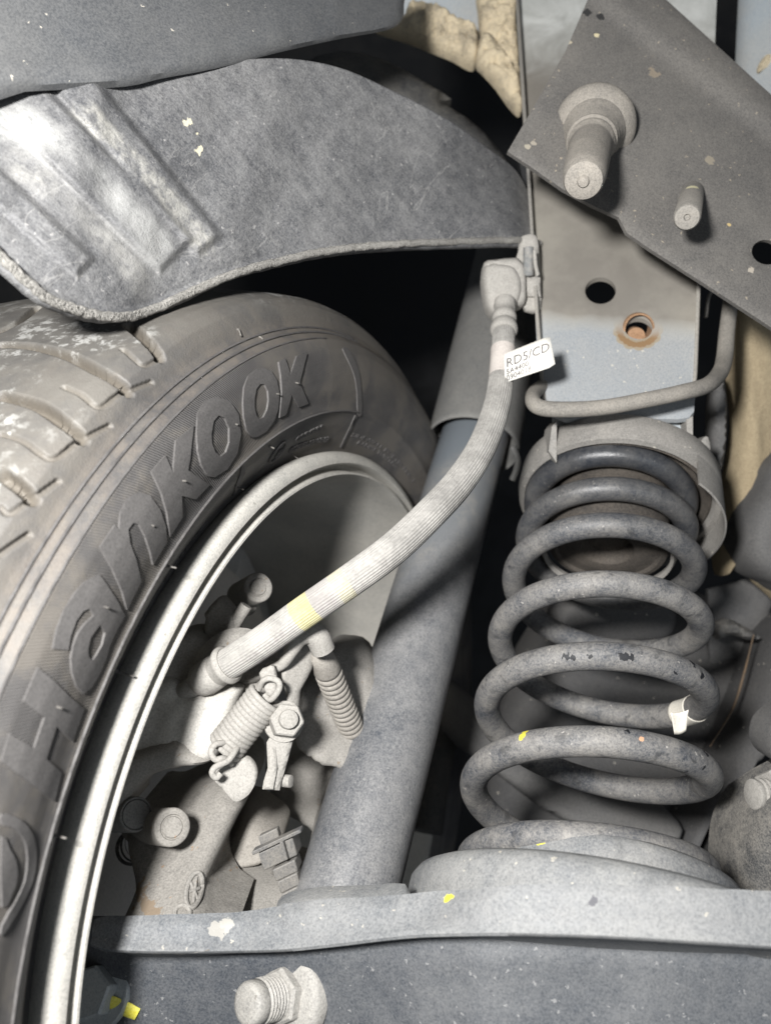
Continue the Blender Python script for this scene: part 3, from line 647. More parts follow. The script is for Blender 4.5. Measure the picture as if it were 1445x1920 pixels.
def liner_mat():
    a = grime('felt_liner_with_dried_mud', (.070, .072, .078), (.205, .204, .203), .42, .5, 15, .75, speck=.04, speckcol=(.36, .35, .34), rough=.62, bump=.7, bscale=1300, spots=ls, stretch=None)
    tc = a.n('ShaderNodeTexCoord').outputs['Object']
    def streak(p0, p1, width, col, thr, sc):      # caked mud along a rib
        q0, q1 = hit(lo_, *p0), hit(lo_, *p1); ax = (q1 - q0); L = ax.length; ax.normalize()
        sv = a.n('ShaderNodeVectorMath', operation='SUBTRACT'); a.l(tc, sv.inputs[0]); sv.inputs[1].default_value = tuple(q0)
        dt = a.n('ShaderNodeVectorMath', operation='DOT_PRODUCT'); a.l(sv.outputs[0], dt.inputs[0]); dt.inputs[1].default_value = tuple(ax)
        cr = a.n('ShaderNodeVectorMath', operation='CROSS_PRODUCT'); a.l(sv.outputs[0], cr.inputs[0]); cr.inputs[1].default_value = tuple(ax)
        ln = a.n('ShaderNodeVectorMath', operation='LENGTH'); a.l(cr.outputs[0], ln.inputs[0])
        k = a.math('MULTIPLY', a.math('SUBTRACT', 1, a.ramp(ln.outputs['Value'], width * .5, width)), a.math('MULTIPLY', a.ramp(dt.outputs['Value'], -.004, .004), a.math('SUBTRACT', 1, a.ramp(dt.outputs['Value'], L, L + .012))))
        nn = a.math('ADD', a.math('MULTIPLY', a.noise(tc, sc, 7, .72, .3), .6), a.math('MULTIPLY', a.noise(tc, sc * .22, 4, .6, .2), .4))
        return a.math('MULTIPLY', k, a.math('MULTIPLY', a.ramp(nn, thr - .06, thr + .10), .85)), col
    c = a.c
    for args in (((8, 215), (300, 470), .012, (.40, .40, .39), .40, 230), ((150, 200), (385, 455), .0070, (.42, .41, .375), .50, 260), ((20, 300), (260, 520), .009, (.32, .315, .30), .46, 260)):
        f, col = streak(*args); c = a.mix(f, c, col)
    # scuffs and drained dust run along the ribs
    q0, q1 = hit(lo_, 150, 200), hit(lo_, 385, 455); ax = (q1 - q0).normalized()
    dt = a.n('ShaderNodeVectorMath', operation='DOT_PRODUCT'); a.l(tc, dt.inputs[0]); dt.inputs[1].default_value = tuple(ax)
    sc2 = a.n('ShaderNodeVectorMath', operation='SCALE'); sc2.inputs[0].default_value = tuple(ax); a.l(a.math('MULTIPLY', dt.outputs['Value'], -.88), sc2.inputs['Scale'])
    ad = a.n('ShaderNodeVectorMath', operation='ADD'); a.l(tc, ad.inputs[0]); a.l(sc2.outputs[0], ad.inputs[1])
    s1 = a.noise(ad.outputs[0], 240, 6, .75, .2); s2 = a.noise(ad.outputs[0], 900, 3, .7)
    c = a.mix(a.math('MULTIPLY', a.ramp(s1, .50, .75), .40), c, (.27, .27, .265)); c = a.mix(a.math('MULTIPLY', a.ramp(s2, .52, .70), .22), c, (.035, .036, .04))
    # fine pale cracks running down the felt
    mp = a.n('ShaderNodeMapping'); mp.inputs['Scale'].default_value = (1.3, 1.3, .42); mp.inputs['Rotation'].default_value = (.25, .55, 0); a.l(tc, mp.inputs[0])
    w = a.noise(mp.outputs[0], 22, 4, .55, 1.2); ln = a.math('SUBTRACT', 1, a.ramp(a.math('ABSOLUTE', a.math('SUBTRACT', w, .5)), .001, .0060))
    ln = a.math('MULTIPLY', ln, a.ramp(a.noise(tc, 11, 2), .40, .50)); c = a.mix(a.math('MULTIPLY', ln, .45), c, (.32, .315, .305))
    a.l(c, a.b.inputs['Base Color']); return a
lo_.data.materials.append(liner_mat().m)
# thick fuzzy cut edge of the felt
m_edge = grime('pale_felt_edge', (.13, .125, .115), (.29, .28, .26), .55, .4, 60, .6, rough=.95, bump=1.0, bscale=1200)
g = G(); ep = []
for i in range(0, NU, 1):
    p = bcv[i] + np.array([0, -1.5]); ep.append(P(p[0], p[1], zb_u[i] - .0030) + np.array([0, .0006 * fbm(i, 3, .25, 5), 0]))
g.tube(ep, .0019, 9, flat=1.0); g.build('felt_edge', m_edge, lin, smooth=60)
g = G()
for k in range(1500):
    i = random.randrange(2, NU - 3); p = bcv[i]; z = zb_u[i] - .0035 - random.random() * .003; q = P(p[0] + random.uniform(-3, 3), p[1] - 6 + random.uniform(-5, 8), z)
    L = random.uniform(.0006, .0016); d = np.array([random.uniform(-.6, .6), -1, random.uniform(-.3, .3)]) * L; w = .00012
    g.add([q + [w, 0, 0], q - [w, 0, 0], q + d * .6 + [w * .6, 0, 0], q + d], [(0, 1, 2), (1, 3, 2)])
o = g.build('felt_fibres', m_edge, lin, recalc=False); o['kind'] = 'stuff'

# upper left plastic shield
g = G(); zfl = plane((0, 160, .284), (740, 40, .452), (0, -40, .292))
slab(g, smooth_poly([(-60, -60), (300, -60), (650, -60), (752, -50), (757, 5), (752, 36), (720, 52), (640, 66), (520, 92), (400, 122), (300, 140), (232, 155), (120, 160), (40, 164), (-60, 172)], 3), zfl, .003, step=15, edge=12, rise=.0016,
     relief=lambda x, y: .0016 * math.exp(-((y - 150 + .22 * x - 40 * math.sin(x / 200)) / 26) ** 2) + (.0010 if x > 616 and y < 70 else 0) + .0012 * fbm(x, y, .006, 4))
tag(g.build('plastic_shield', m_flap, smooth=50), 'smooth dark grey plastic shield in the top left corner above the felt liner', 'shield')

# pale inner panel and beige sealer at the top
g = G(); slab(g, [(700, -60), (1000, -60), (1000, 250), (960, 170), (900, 120), (820, 80), (740, 40)], lambda x, y: .600, .003, step=20); tag(g.build('inner_panel', m_pale), 'pale blue grey body panel between the plastic shield and the tower', 'body panel')
m_brown = grime('brown_floor_mat_felt', (.26, .205, .13), (.42, .345, .225), .5, .6, 16, .5, rough=.95, bump=.8, bscale=700, stretch=(1, 1, .3))
def seal(poly, z, name, lab, seed, rise=.010, edge=16):
    def rl(x, y):
        w = fbm(x + 30 * nz(x, y, .03, seed), y, .035, seed, 4); return .0038 * w + .0045 * abs(nz(x * 1.0 + 12 * nz(x, y, .05, 3), y * .5, .11, seed + 2)) + .0020 * nz(x, y, .22, seed) + .0010 * nz(x, y, .5, seed)
    g = G(); slab(g, resample(smooth_poly(poly, 3), 5), z, .006, step=5, edge=edge, rise=rise, relief=rl)
    return tag(g.build(name, m_seal, smooth=70), lab, 'seam sealer')
seal([(690, 40), (752, 42), (766, 10), (800, 14), (850, 36), (885, 50), (896, 70), (893, 118), (880, 125), (850, 108), (810, 92), (765, 74), (715, 58)], lambda x, y: .575, 'seam_sealer', 'beige wrinkled sealer strip beside the plastic shield, lying almost level', 1)
seal([(896, -40), (962, -40), (966, 40), (972, 120), (974, 190), (955, 150), (925, 105), (903, 66), (897, 20)], lambda x, y: .572, 'seam_sealer', 'beige wrinkled sealer strip running straight up beside the tower', 5, rise=.007)
seal([(897, 78), (912, 66), (938, 90), (960, 125), (975, 165), (976, 212), (955, 195), (930, 160), (905, 132), (893, 118)], lambda x, y: .566, 'seam_sealer', 'lumpy beige sealer patch at the lower corner beside the tower', 9, rise=.009)
# dull rear edge of the liner cavity
g = G(); slab(g, smooth_poly([(570, 120), (640, 95), (720, 112), (790, 150), (846, 186), (820, 188), (850, 205), (905, 245), (970, 330), (940, 330), (860, 262), (760, 200), (660, 150)], 2), lambda x, y: .56 + (x - 600) * .0001, .01, step=12, edge=10, rise=.004); tag(g.build('liner_backing', m_dimwall, smooth=60), 'dim brownish flange behind the upper edge of the felt liner', 'flange')

# right hand body parts: mat, pipe, pale panel, pod
g = G(); slab(g, [(1390, -60), (1520, -60), (1520, 300), (1440, 260), (1378, 200), (1384, 60)], lambda x, y: .60 - (x - 1380) * .0003, .004, step=14, edge=14, rise=.004); tag(g.build('pale_side_panel', m_pale, smooth=50), 'shiny pale blue panel in the top right corner behind the bracket', 'body panel')
g = G(); slab(g, smooth_poly([(1421, 126), (1430, 108), (1445, 98), (1470, 90), (1470, 130), (1440, 124), (1424, 134)], 2), lambda x, y: .580, .003, step=6, edge=6, rise=.002); tag(g.build('sealer_blob', m_seal), 'small curled beige sealer blob on the pale panel in the top right corner', 'seam sealer')
g = G(); slab(g, [(1441, -40), (1500, -40), (1500, 110), (1447, 100)], lambda x, y: .582, .003, step=8, edge=8, rise=.002); tag(g.build('sealer_strip', m_seal), 'narrow beige sealer strip at the very edge of the pale corner panel', 'seam sealer')
g = G()
slab(g, smooth_poly([(1372, 580), (1400, 555), (1520, 600), (1520, 1120), (1440, 1110), (1390, 1060), (1350, 1080), (1345, 1000), (1362, 900), (1378, 800), (1370, 700)], 3), lambda x, y: .545 + .0001 * abs(x - 1400), .01, step=9, edge=22, rise=.010,
     relief=lambda x, y: .004 * fbm(x * 1.6, y * .5, .012, 8) + .002 * nz(x * 2, y * .3, .08, 3))
tag(g.build('insulation_mat', m_brown, smooth=60), 'fibrous brown insulation mat at the right edge beside the spring tower', 'insulation mat')
m_pod = grime('dim_grey_plastic', (.075, .076, .080), (.145, .14, .132), .5, .6, 14, .3, rough=.7, bump=.2)
g = G(); slab(g, smooth_poly([(1385, 1020), (1398, 960), (1425, 915), (1450, 860), (1520, 840), (1520, 1110), (1450, 1095), (1405, 1068)], 3), lambda x, y: .520, .03, step=9, edge=34, rise=.016, relief=lambda x, y: .002 * max(0, 1 - abs(x - 1436) / 5)); tag(g.build('plastic_housing', m_pod, smooth=60), 'smooth grey plastic housing against the lower end of the brown mat', 'housing')
g = G(); slab(g, [(1326, 1105), (1400, 1085), (1445, 1110), (1445, 1180), (1420, 1210), (1395, 1300), (1340, 1420), (1330, 1300)], lambda x, y: .60, .004, step=14, edge=10, rise=.003, relief=lambda x, y: .003 * fbm(x, y, .02, 3)); tag(g.build('crossmember', m_pod, smooth=50), 'grey crossmember glimpsed right of the middle coils', 'crossmember')
g = G(); slab(g, smooth_poly([(1335, 1178), (1360, 1160), (1390, 1172), (1425, 1196), (1400, 1200), (1370, 1190), (1345, 1200)], 2), lambda x, y: .56, .006, step=7, edge=7, rise=.004); tag(g.build('small_clip', m_plast), 'small dark clip on the grey crossmember right of the spring', 'clip')
# vertical grey channel between tower and mat
g = G(); slab(g, smooth_poly([(1335, 740), (1352, 700), (1362, 760), (1358, 850), (1346, 890), (1336, 860), (1332, 800)], 2), lambda x, y: .52, .01, step=8, edge=10, rise=.004); tag(g.build('dark_channel', m_pod), 'dim grey strip standing in the gap right of the spring seat', 'strip')
g = G(); g.tube(PS([(1375, 560, .500), (1362, 545, .498), (1340, 543, .496), (1328, 556, .495), (1322, 595, .494)], 24), .0011, 8); tag(g.build('wire_hook', m_seat), 'thin pale hooked edge just under the bracket right of the tower', 'hook')

# sleeve-covered cable crossing the tower
m_cab = grime('dusty_rubber_cable', (.13, .125, .115), (.27, .25, .22), .62, .5, 40, .4, rough=.85, bump=.35)
g = G(); g.tube(PS([(1060, 700, .50), (1010, 728, .465), (998, 748, .440), (1012, 764, .430), (1060, 768, .425), (1130, 764, .423), (1210, 750, .422), (1280, 735, .424), (1325, 722, .434), (1348, 700, .455), (1357, 672, .470), (1362, 620, .480), (1370, 555, .490), (1376, 520, .50)], 120), [.0040, .0041, .0043, .0043, .0042, .0042, .0043, .0046, .0047, .0044, .0044], 18)
tag(g.build('sleeved_cable', m_cab, smooth=70), 'grey rubber sleeved cable sagging across the tower below the rusty hole', 'cable')

# ------------------------------------------------------------------ shock absorber
m_shock = grime('dusty_blue_black_damper_paint', (.062, .070, .084), (.26, .252, .24), .46, .40, 24, .62, speck=.07, speckcol=(.45, .43, .40), rough=.38, bump=.25, stretch=(1, 1, .7))
m_rod = grime('blue_grey_clean_tube', (.15, .17, .19), (.20, .215, .225), .5, .8, 8, .1, rough=.4, bump=.05)
m_cover = grime('dusty_grey_dust_cover', (.105, .108, .11), (.22, .215, .20), .5, .6, 14, .4, rough=.75, bump=.25)
sA, sB = P(637, 1722, .372), P(893, 805, .590)
sx = (sB - sA) / np.linalg.norm(sB - sA); sL = np.linalg.norm(sB - sA)
sh = thing('shock_absorber', 'dusty blue black shock absorber slanting up between wheel and coil spring', 'shock absorber', sA)
vw = -(sA + sB) / 2; vw = vw - sx * (vw @ sx); vw /= np.linalg.norm(vw); sw = np.cross(sx, vw)
if sw[0] < 0: sw = -sw
g = G(); rws = []
for s in np.linspace(-.02, sL * 1.06, 90):
    row = []
    for k in range(72):
        t = 2 * PI * k / 72; r = .0241
        sp_ = s / sL + .020 * math.sin(t) * 0
        row.append(sA + sx * s + r * (math.cos(t) * vw + math.sin(t) * sw))
    rws.append(row)
g.grid(rws, cv=True); tube_o = g.build('damper_tube', None, sh, smooth=60)
# clean paint above, road dust below: their oblique border is painted along the hose's shadow edge
a = grime('damper_tube_paint', (.064, .072, .086), (.275, .272, .268), .48, .6, 16, .60, speck=.09, speckcol=(.28, .28, .275), rough=.28, bump=.10, rdust=.50, coat=.7)
tc = a.n('ShaderNodeTexCoord').outputs['Object']
h0, h1, h2 = hit(tube_o, 745, 1105), hit(tube_o, 905, 1005), hit(tube_o, 850, 880)
e_ = (h1 - h0).normalized(); nn_ = (h2 - h0); nn_ = (nn_ - e_ * nn_.dot(e_)).normalized()
dv = a.n('ShaderNodeVectorMath', operation='SUBTRACT'); a.l(tc, dv.inputs[0]); dv.inputs[1].default_value = tuple(h0)
dd = a.n('ShaderNodeVectorMath', operation='DOT_PRODUCT'); a.l(dv.outputs[0], dd.inputs[0]); dd.inputs[1].default_value = tuple(nn_)
nq = a.noise(tc, 45, 4, .6); w_ = a.math('ADD', dd.outputs['Value'], a.math('MULTIPLY', a.math('SUBTRACT', nq, .5), .016))
c = a.mix(a.ramp(w_, -.006, .018), a.c, a.mix(a.ramp(a.noise(tc, 60, 6, .7), .45, .75), (.19, .20, .21), (.30, .29, .27)))
c = a.mix(a.ramp(w_, .050, .062), c, (.16, .18, .20))
a.l(c, a.b.inputs['Base Color']); tube_o.data.materials.append(a.m)
cA, cB = P(886, 836, .575), P(955, 520, .67); cx_ = (cB - cA) / np.linalg.norm(cB - cA)
g = G(); g.lathe(cA, cx_, [(0, .0315), (-.0012, .0325), (0, .0335), (.004, .0332), (.22, .0325), (.22, .0300), (.004, .0312)], 64, close=True, e=vw)
g.build('dust_cover', m_cover, sh, smooth=50)
g = G(); g.tube(PS([(960, 838, .548), (970, 860, .548), (968, 880, .549), (960, 900, .551)], 12), .0022, 8); g.build('cover_lip', m_cover, sh)

# ------------------------------------------------------------------ brake hose
m_hose = NT('dusty_ribbed_rubber_hose'); a = m_hose
tc = a.n('ShaderNodeTexCoord').outputs['Object']
n1 = a.noise(tc, 60, 7, .65, .3); n2 = a.noise(tc, 600, 4, .6)
c = a.mix(a.ramp(a.math('ADD', n1, a.math('MULTIPLY', a.math('SUBTRACT', n2, .5), .5)), .36, .62), (.25, .242, .228), (.38, .368, .345))
a.a_c = c
HP = [(946, 566, .470), (945, 600, .462), (943, 645, .450), (940, 700, .438), (930, 765, .422), (902, 840, .402), (860, 905, .385), (805, 965, .368), (738, 1028, .354), (660, 1086, .346), (570, 1148, .346), (490, 1205, .352), (420, 1250, .360), (392, 1266, .364)]
hp_ = PS(HP, 420)
hose = thing('brake_hose', 'pale dusty ribbed brake hose curving from the tower fitting down to the brake', 'brake hose', P(738, 1028, .37))
def hose_at(px, py): 
    q = hp_[:, :2] / hp_[:, 2:3]; d = (q[:, 0] * F + 722.5 - px) ** 2 + (-q[:, 1] * F + 960 - py) ** 2; return int(np.argmin(d))
wpx = np.interp(np.linspace(0, 1, 420), [0, .05, .2, .35, .5, .65, .8, .95, 1], [38, 39, 43, 52, 59, 62, 60, 58, 56]) * .5
hr_ = wpx * hp_[:, 2] / F
g = G(); T = np.gradient(hp_, axis=0); T /= np.linalg.norm(T, axis=1)[:, None]; u = np.array([0, 0, 1.0]); rows = []
NS = 216; NR = 34
for i in range(420):
    u = u - T[i] * (u @ T[i]); u /= np.linalg.norm(u); w = np.cross(T[i], u)
    rows.append([hp_[i] + (hr_[i] + (.00015) * math.cos(NR * 2 * PI * k / NS + i * .006)) * (math.cos(2 * PI * k / NS) * u + math.sin(2 * PI * k / NS) * w) for k in range(NS)])
g.grid(rows, cv=True); hb = g.build('hose_sleeve', None, hose, smooth=80)
b_ = np.array(hb['_b']); YEL = (.62, .55, .12)
def hband(px, py, L, col, amt):
    i = hose_at(px, py); pt = W(hp_[i]) - b_; tg = M3 @ T[i]
    sv = a.n('ShaderNodeVectorMath', operation='SUBTRACT'); a.l(tc, sv.inputs[0]); sv.inputs[1].default_value = tuple(pt)
    dt = a.n('ShaderNodeVectorMath', operation='DOT_PRODUCT'); a.l(sv.outputs[0], dt.inputs[0]); dt.inputs[1].default_value = tuple(tg)
    ln = a.n('ShaderNodeVectorMath', operation='LENGTH'); a.l(sv.outputs[0], ln.inputs[0])
    m = a.math('MULTIPLY', a.math('LESS_THAN', a.math('ABSOLUTE', a.math('ADD', dt.outputs['Value'], a.math('MULTIPLY', a.math('SUBTRACT', n2, .5), .0012))), L), a.math('LESS_THAN', ln.outputs['Value'], .03))
    return a.math('MULTIPLY', m, amt), col
for args in ((572, 1146, .0050, YEL, .36), (640, 1098, .0034, YEL, .15), (606, 1122, .0050, (.30, .28, .27), .45)):
    m, col = hband(*args); c = a.mix(m, c, col)
a.l(c, a.b.inputs['Base Color']); a.b.inputs['Roughness'].default_value = .8; a.b.inputs['Specular IOR Level'].default_value = .25
bpn = a.n('ShaderNodeBump'); bpn.inputs['Strength'].default_value = .3; bpn.inputs['Distance'].default_value = .0004; a.l(a.math('ADD', n2, a.noise(tc, 1500, 3)), bpn.inputs['Height']); a.l(bpn.outputs[0], a.b.inputs['Normal'])
hb.data.materials.append(a.m)
m_fit = grime('pale_dusty_fitting', (.25, .24, .22), (.35, .335, .31), .55, .5, 70, .4, rough=.85, bump=.35)
# lower ferrule
i0 = hose_at(424, 1246); d0 = -T[i0] if T[i0][0] > 0 else T[i0]; d0 = d0 / np.linalg.norm(d0); q0 = hp_[i0]; rH = .0070
g = G(); g.lathe(q0 - d0 * .0015, d0, [(0, .0062), (-.0006, .0078), (.0006, .0090), (.0022, .0090), (.0032, .0080), (.0060, .0076), (.0072, .0070), (.0082, .0078), (.0120, .0080), (.0150, .0080), (.0185, .0072), (.0210, .0050), (.0215, 0)], 48); g.build('ferrule', m_fit, hose, smooth=60)
g = G(); g.cyl(q0 + d0 * .018, q0 + d0 * .032 + np.array([0, -.001, .004]), .0048); g.build('hose_pipe', m_fit, hose)
# upper collar and banjo block
i1 = hose_at(946, 585); d1 = T[i1] if T[i1][1] < 0 else -T[i1]; q1 = hp_[hose_at(944, 620)]
g = G(); g.lathe(q1, -d1, [(-.0015, .0055), (-.0015, .0070), (.0000, .0078), (.0020, .0078), (.0050, .0072), (.0058, .0064), (.0075, .0063), (.0085, .0070), (.0120, .0070), (.0135, .0060), (.0180, .0056), (.0200, .0064), (.0240, .0060), (.0255, 0)], 40); g.build('collar', m_fit, hose, smooth=60)
zf = lambda x, y: .476
g = G(); slab(g, smooth_poly([(907, 493), (925, 487), (968, 483), (974, 490), (984, 500), (986, 560), (976, 572), (960, 570), (955, 540), (930, 540), (927, 585), (912, 570), (906, 530)], 2), zf, .013, step=6, edge=9, rise=.003); g.build('block', m_fit, hose, smooth=50)
g = G(); slab(g, smooth_poly([(908, 500), (955, 498), (975, 520), (975, 560), (950, 590), (925, 590), (910, 560)], 3), lambda x, y: .474, .014, step=6, edge=12, rise=.004); g.build('elbow', m_fit, hose, smooth=60)
# tag: a loop of tape round the hose and a flag
m_tag = grime('white_paper_label', (.66, .65, .61), (.60, .58, .53), .4, .6, 50, .2, rough=.6, bump=.05)
m_tagd = grime('worn_tape', (.56, .52, .48), (.46, .42, .39), .5, .3, 110, .6, rough=.8, bump=.2)
ia, ib = sorted((hose_at(942, 655), hose_at(938, 712)))
g = G(); g.tube(hp_[ia:ib], float(hr_[ia:ib].mean()) + .00045, 40, caps=False); g.build('label_wrap', m_tagd, hose, smooth=70)
fa, fb, fc_, fd = P(944, 664, .4285), P(1030, 630, .424), P(1041, 686, .420), P(946, 718, .4275)
g = G(); rr = []
for uu in np.linspace(0, 1, 9):
    top = fa * (1 - uu) + fb * uu; bo = fd * (1 - uu) + fc_ * uu
    rr.append([top * (1 - v) + bo * v + np.array([0, 0, -.0003 * math.sin(uu * PI)]) for v in np.linspace(.04 if uu > .95 else 0, .94 if uu > .95 else 1, 6)])
g.grid(rr); fl_ = g.build('label_flag', m_tag, hose); md = fl_.modifiers.new('th', 'SOLIDIFY'); md.thickness = .00025; md.offset = -1
m_ink = flat('faded_ink', (.13, .12, .12), .7)
def flat_text(txt, o, ux, uy, size, mat, parent, name='lettering', bold=0.0, base=None):
    fc = bpy.data.curves.new(name, 'FONT'); fc.body = txt; fc.size = 1; fc.offset = bold; fc.resolution_u = 3
    fo = bpy.data.objects.new(name, fc); COL.objects.link(fo); dg = bpy.context.evaluated_depsgraph_get(); me = bpy.data.meshes.new_from_object(fo.evaluated_get(dg))
    v = [tuple(x.co) for x in me.vertices]; fs = [tuple(p.vertices) for p in me.polygons]; bpy.data.objects.remove(fo)
    g = G(); g.add([o + ux * (x * size) + uy * (y * size) for x, y, z in v], fs); return g.build(name, mat, parent, recalc=False)
ux = (fb - fa) / np.linalg.norm(fb - fa); uy = (fa - fd) / np.linalg.norm(fa - fd); off = np.array([0, 0, -.0017])
flat_text('RD5/CD', fd + (fc_ - fd) * .02 + (fa - fd) * .50 + off, ux, uy,   .0068, m_ink, hose)
flat_text('5A4400', fd + (fc_ - fd) * .02 + (fa - fd) * .26 + off, ux, uy, .0040, m_ink, hose)
flat_text('0904018 1', fd + (fc_ - fd) * .02 + (fa - fd) * .05 + off, ux, uy, .0040, m_ink, hose)
# bracket and screw holding the hose to the tower
hbk = thing('hose_bracket', 'pale dusty steel clip bracket between brake hose block and tower edge', 'hose bracket', P(990, 560, .49))
g = G(); slab(g, smooth_poly([(973, 452), (980, 442), (1003, 441), (1010, 470), (1012, 520), (1014, 580), (985, 582), (980, 560), (986, 545), (984, 500), (968, 486), (972, 470)], 2), lambda x, y: .482, .004, step=6, edge=6, rise=.0015); g.build('clip_plate', m_fit, hbk, smooth=45)
g = G(); slab(g, [(986, 518), (1012, 520), (1014, 556), (988, 556)], lambda x, y: .478, .006, step=6, edge=5, rise=.0015); g.build('clip_step', m_fit, hbk, smooth=45)
m_thr = grime('bright_threaded_steel', (.28, .30, .31), (.5, .48, .45), .45, .3, 200, .6, rough=.45, bump=.5)
g = G(); a0, b0 = P(990, 464, .472), P(990, 518, .474); d = b0 - a0; L = np.linalg.norm(d); pf = [(0, 0)]
for k in range(26): pf += [(L * k / 26, .0032), (L * (k + .5) / 26, .0026)]
pf.append((L, 0)); g.lathe(a0, d, pf, 20); g.build('screw', m_thr, hbk)
g = G(); g.tube(PS([(1001, 470, .472), (1004, 500, .472), (1008, 516, .473)], 8), .0012, 8); g.build('clip_edge', m_fit, hbk)

# ------------------------------------------------------------------ lower control arm, perch and bolts
m_arm = grime('dusty_dark_arm_paint', (.062, .070, .082), (.275, .272, .262), .58, .50, 16, .5, speck=.05, speckcol=(.45, .42, .36), rough=.5, bump=.25, dark=.2)
m_perch = grime('dusty_spring_perch_paint', (.085, .095, .108), (.245, .245, .238), .58, .50, 22, .5, speck=.04, speckcol=(.48, .45, .38), rough=.5, bump=.25, dark=.25)
m_web = grime('speckled_dark_arm_web', (.040, .047, .058), (.125, .128, .132), .44, .55, 18, .5, speck=.11, speckcol=(.25, .25, .25), rough=.36, bump=.16, rdust=.55)
arm = thing('lower_control_arm', 'wide dusty dark steel control arm across the bottom carrying the spring cup', 'control arm', P(800, 1900, .33))
YM = (.72, .66, .06)
g = G(); cpx = RTV * .0090
g.lathe(sp_pt(0) + cpx, UPC, [(-.052, .0480), (-.0505, .0540), (-.0520, .0568), (-.0550, .0582), (-.0600, .0588), (-.0780, .0590), (-.078, .0480)], 120, close=True, e=TCV); cup = g.build('spring_cup', None, arm, smooth=45)
h = next((q for q in (hit(cup, 1016, y_) for y_ in range(1574, 1610, 2)) if q), None); h2 = next((q for q in (hit(cup, 1010, y_) for y_ in range(1577, 1610, 2)) if q), None)
m_cup = grime('dusty_cup_paint_marked', (.085, .095, .108), (.245, .243, .235), .58, .50, 22, .5, speck=.04, speckcol=(.48, .45, .38), rough=.5, bump=.25, dark=.25, spots=[(h, .0022, YM, 800, .001), (h2, .0018, YM, 800, .001)] if h else [])
cup.data.materials.append(m_cup.m)
g = G(); cc = sp_pt(-.0012) + RTV * .0125
g.lathe(cc, UPC, [(-.0655, .0600), (-.0650, .0740), (-.0658, .0808), (-.0680, .0850), (-.0715, .0870), (-.0745, .0872), (-.0810, .0872), (-.0825, .07)], 140, e=TCV); g.build('perch_step', m_perch, arm, smooth=45)
g = G(); g.lathe(cc, UPC, [(-.0740, .0866), (-.0760, .0870), (-.0900, .0873), (-.0905, .080), (-.0760, .080)], 50, close=True, e=TCV, arc=(.35, 2.4) if np.cross(UPC, TCV)[0] < 0 else (-2.4, -.35)); g.build('perch_skirt', m_perch, arm, smooth=45)
# rolled flange: profile swept along its outline
FT = [(176, 1722, .325), (260, 1722, .325), (360, 1719, .324), (440, 1714, .328), (515, 1706, .323), (545, 1696, .320), (640, 1688, .313), (760, 1681, .304), (840, 1675, .298), (930, 1668, .282), (1040, 1664, .275), (1150, 1664, .271), (1280, 1668, .270), (1400, 1675, .271), (1520, 1683, .273)]
FB = [(176, 1772, .320), (260, 1777, .320), (360, 1778, .319), (440, 1777, .322), (515, 1775, .317), (560, 1772, .314), (640, 1763, .306), (720, 1753, .299), (800, 1746, .292), (930, 1743, .279), (1040, 1745, .272), (1150, 1749, .268), (1280, 1757, .267), (1400, 1765, .268), (1520, 1773, .270)]
NFL = 240; ft, fb_ = spline([P(*r) for r in FT], NFL), spline([P(*r) for r in FB], NFL)
g = G(); rows = []
for i in range(NFL):
    t, b = ft[i], fb_[i]; k = i / NFL; e = min(1, (i + .5) / 6); m = (t + b) / 2; t = m + (t - m) * (.55 + .45 * math.sqrt(e)); b = m + (b - m) * (.55 + .45 * math.sqrt(e))
    wob = .0005 * fbm(i * 1.0, 3, .05, 6); bk = -TCV * .05
    rows.append([t + bk, t - TCV * .006 + [0, .0004, 0], t + [0, .0006 + wob, .001], t + [0, -.001, -.0012], t * .75 + b * .25 + [0, 0, -.0020 + wob], t * .35 + b * .65 + [0, 0, -.0016], b + [0, .0022, -.0020], b + [0, .0008, -.0036], b + [0, -.0006, -.0030], b + [0, -.0010, -.0010], b + [0, -.0004, .0015], b - TCV * .02 + [0, .001, 0], b + bk])
g.grid(rows); b0_ = len(rows[0]); g.f.append(tuple(range(b0_))); flg = g.build('rolled_flange', None, arm, smooth=60)
fs_ = []
for x, y, r_, col in ((405, 1742, .0032, (.33, .32, .295)), (425, 1733, .0030, (.36, .35, .32)), (415, 1750, .0022, (.32, .31, .285)), (842, 1683, .0017, YM), (838, 1687, .0012, YM), (1110, 1690, .0016, (.10, .10, .11))):
    h = hit(flg, x, y)
    if h: fs_.append((h, r_, col, 500, .004))
m_flg = grime('dusty_flange_paint', (.085, .095, .108), (.235, .237, .235), .58, .5, 15, .45, speck=.05, speckcol=(.45, .42, .36), rough=.5, bump=.22, dark=.15, spots=fs_)
flg.data.materials.append(m_flg.m)
g = G(); slab(g, smooth_poly([(515, 1712), (540, 1694), (600, 1684), (700, 1682), (760, 1680), (760, 1720), (640, 1730), (540, 1730)], 2), plane((515, 1710, .326), (760, 1690, .305), (600, 1730, .315)), .01, step=8, edge=8, rise=.002); g.build('weld_lip', m_perch, arm, smooth=60)
# web below the flange
g = G(); rows = []
for i in range(70):
    u = i / 69; x = 150 + u * 1400; z = np.interp(x, [150, 500, 900, 1550], [.348, .334, .298, .287]); row = []
    for j in range(26):
        y = 1720 + j * 16; dent = .006 * math.exp(-((x - 1000) / 300) ** 2 - ((y - 1990) / 130) ** 2)
        row.append(P(x, y, z + .004 * max(0, (1800 - y) / 100) - dent + .0006 * fbm(x, y, .006, 11)))
    rows.append(row)
g.grid(rows); o = g.build('web_plate', m_web, arm, smooth=60); web_o = o; md = o.modifiers.new('th', 'SOLIDIFY'); md.thickness = .004; md.offset = 0
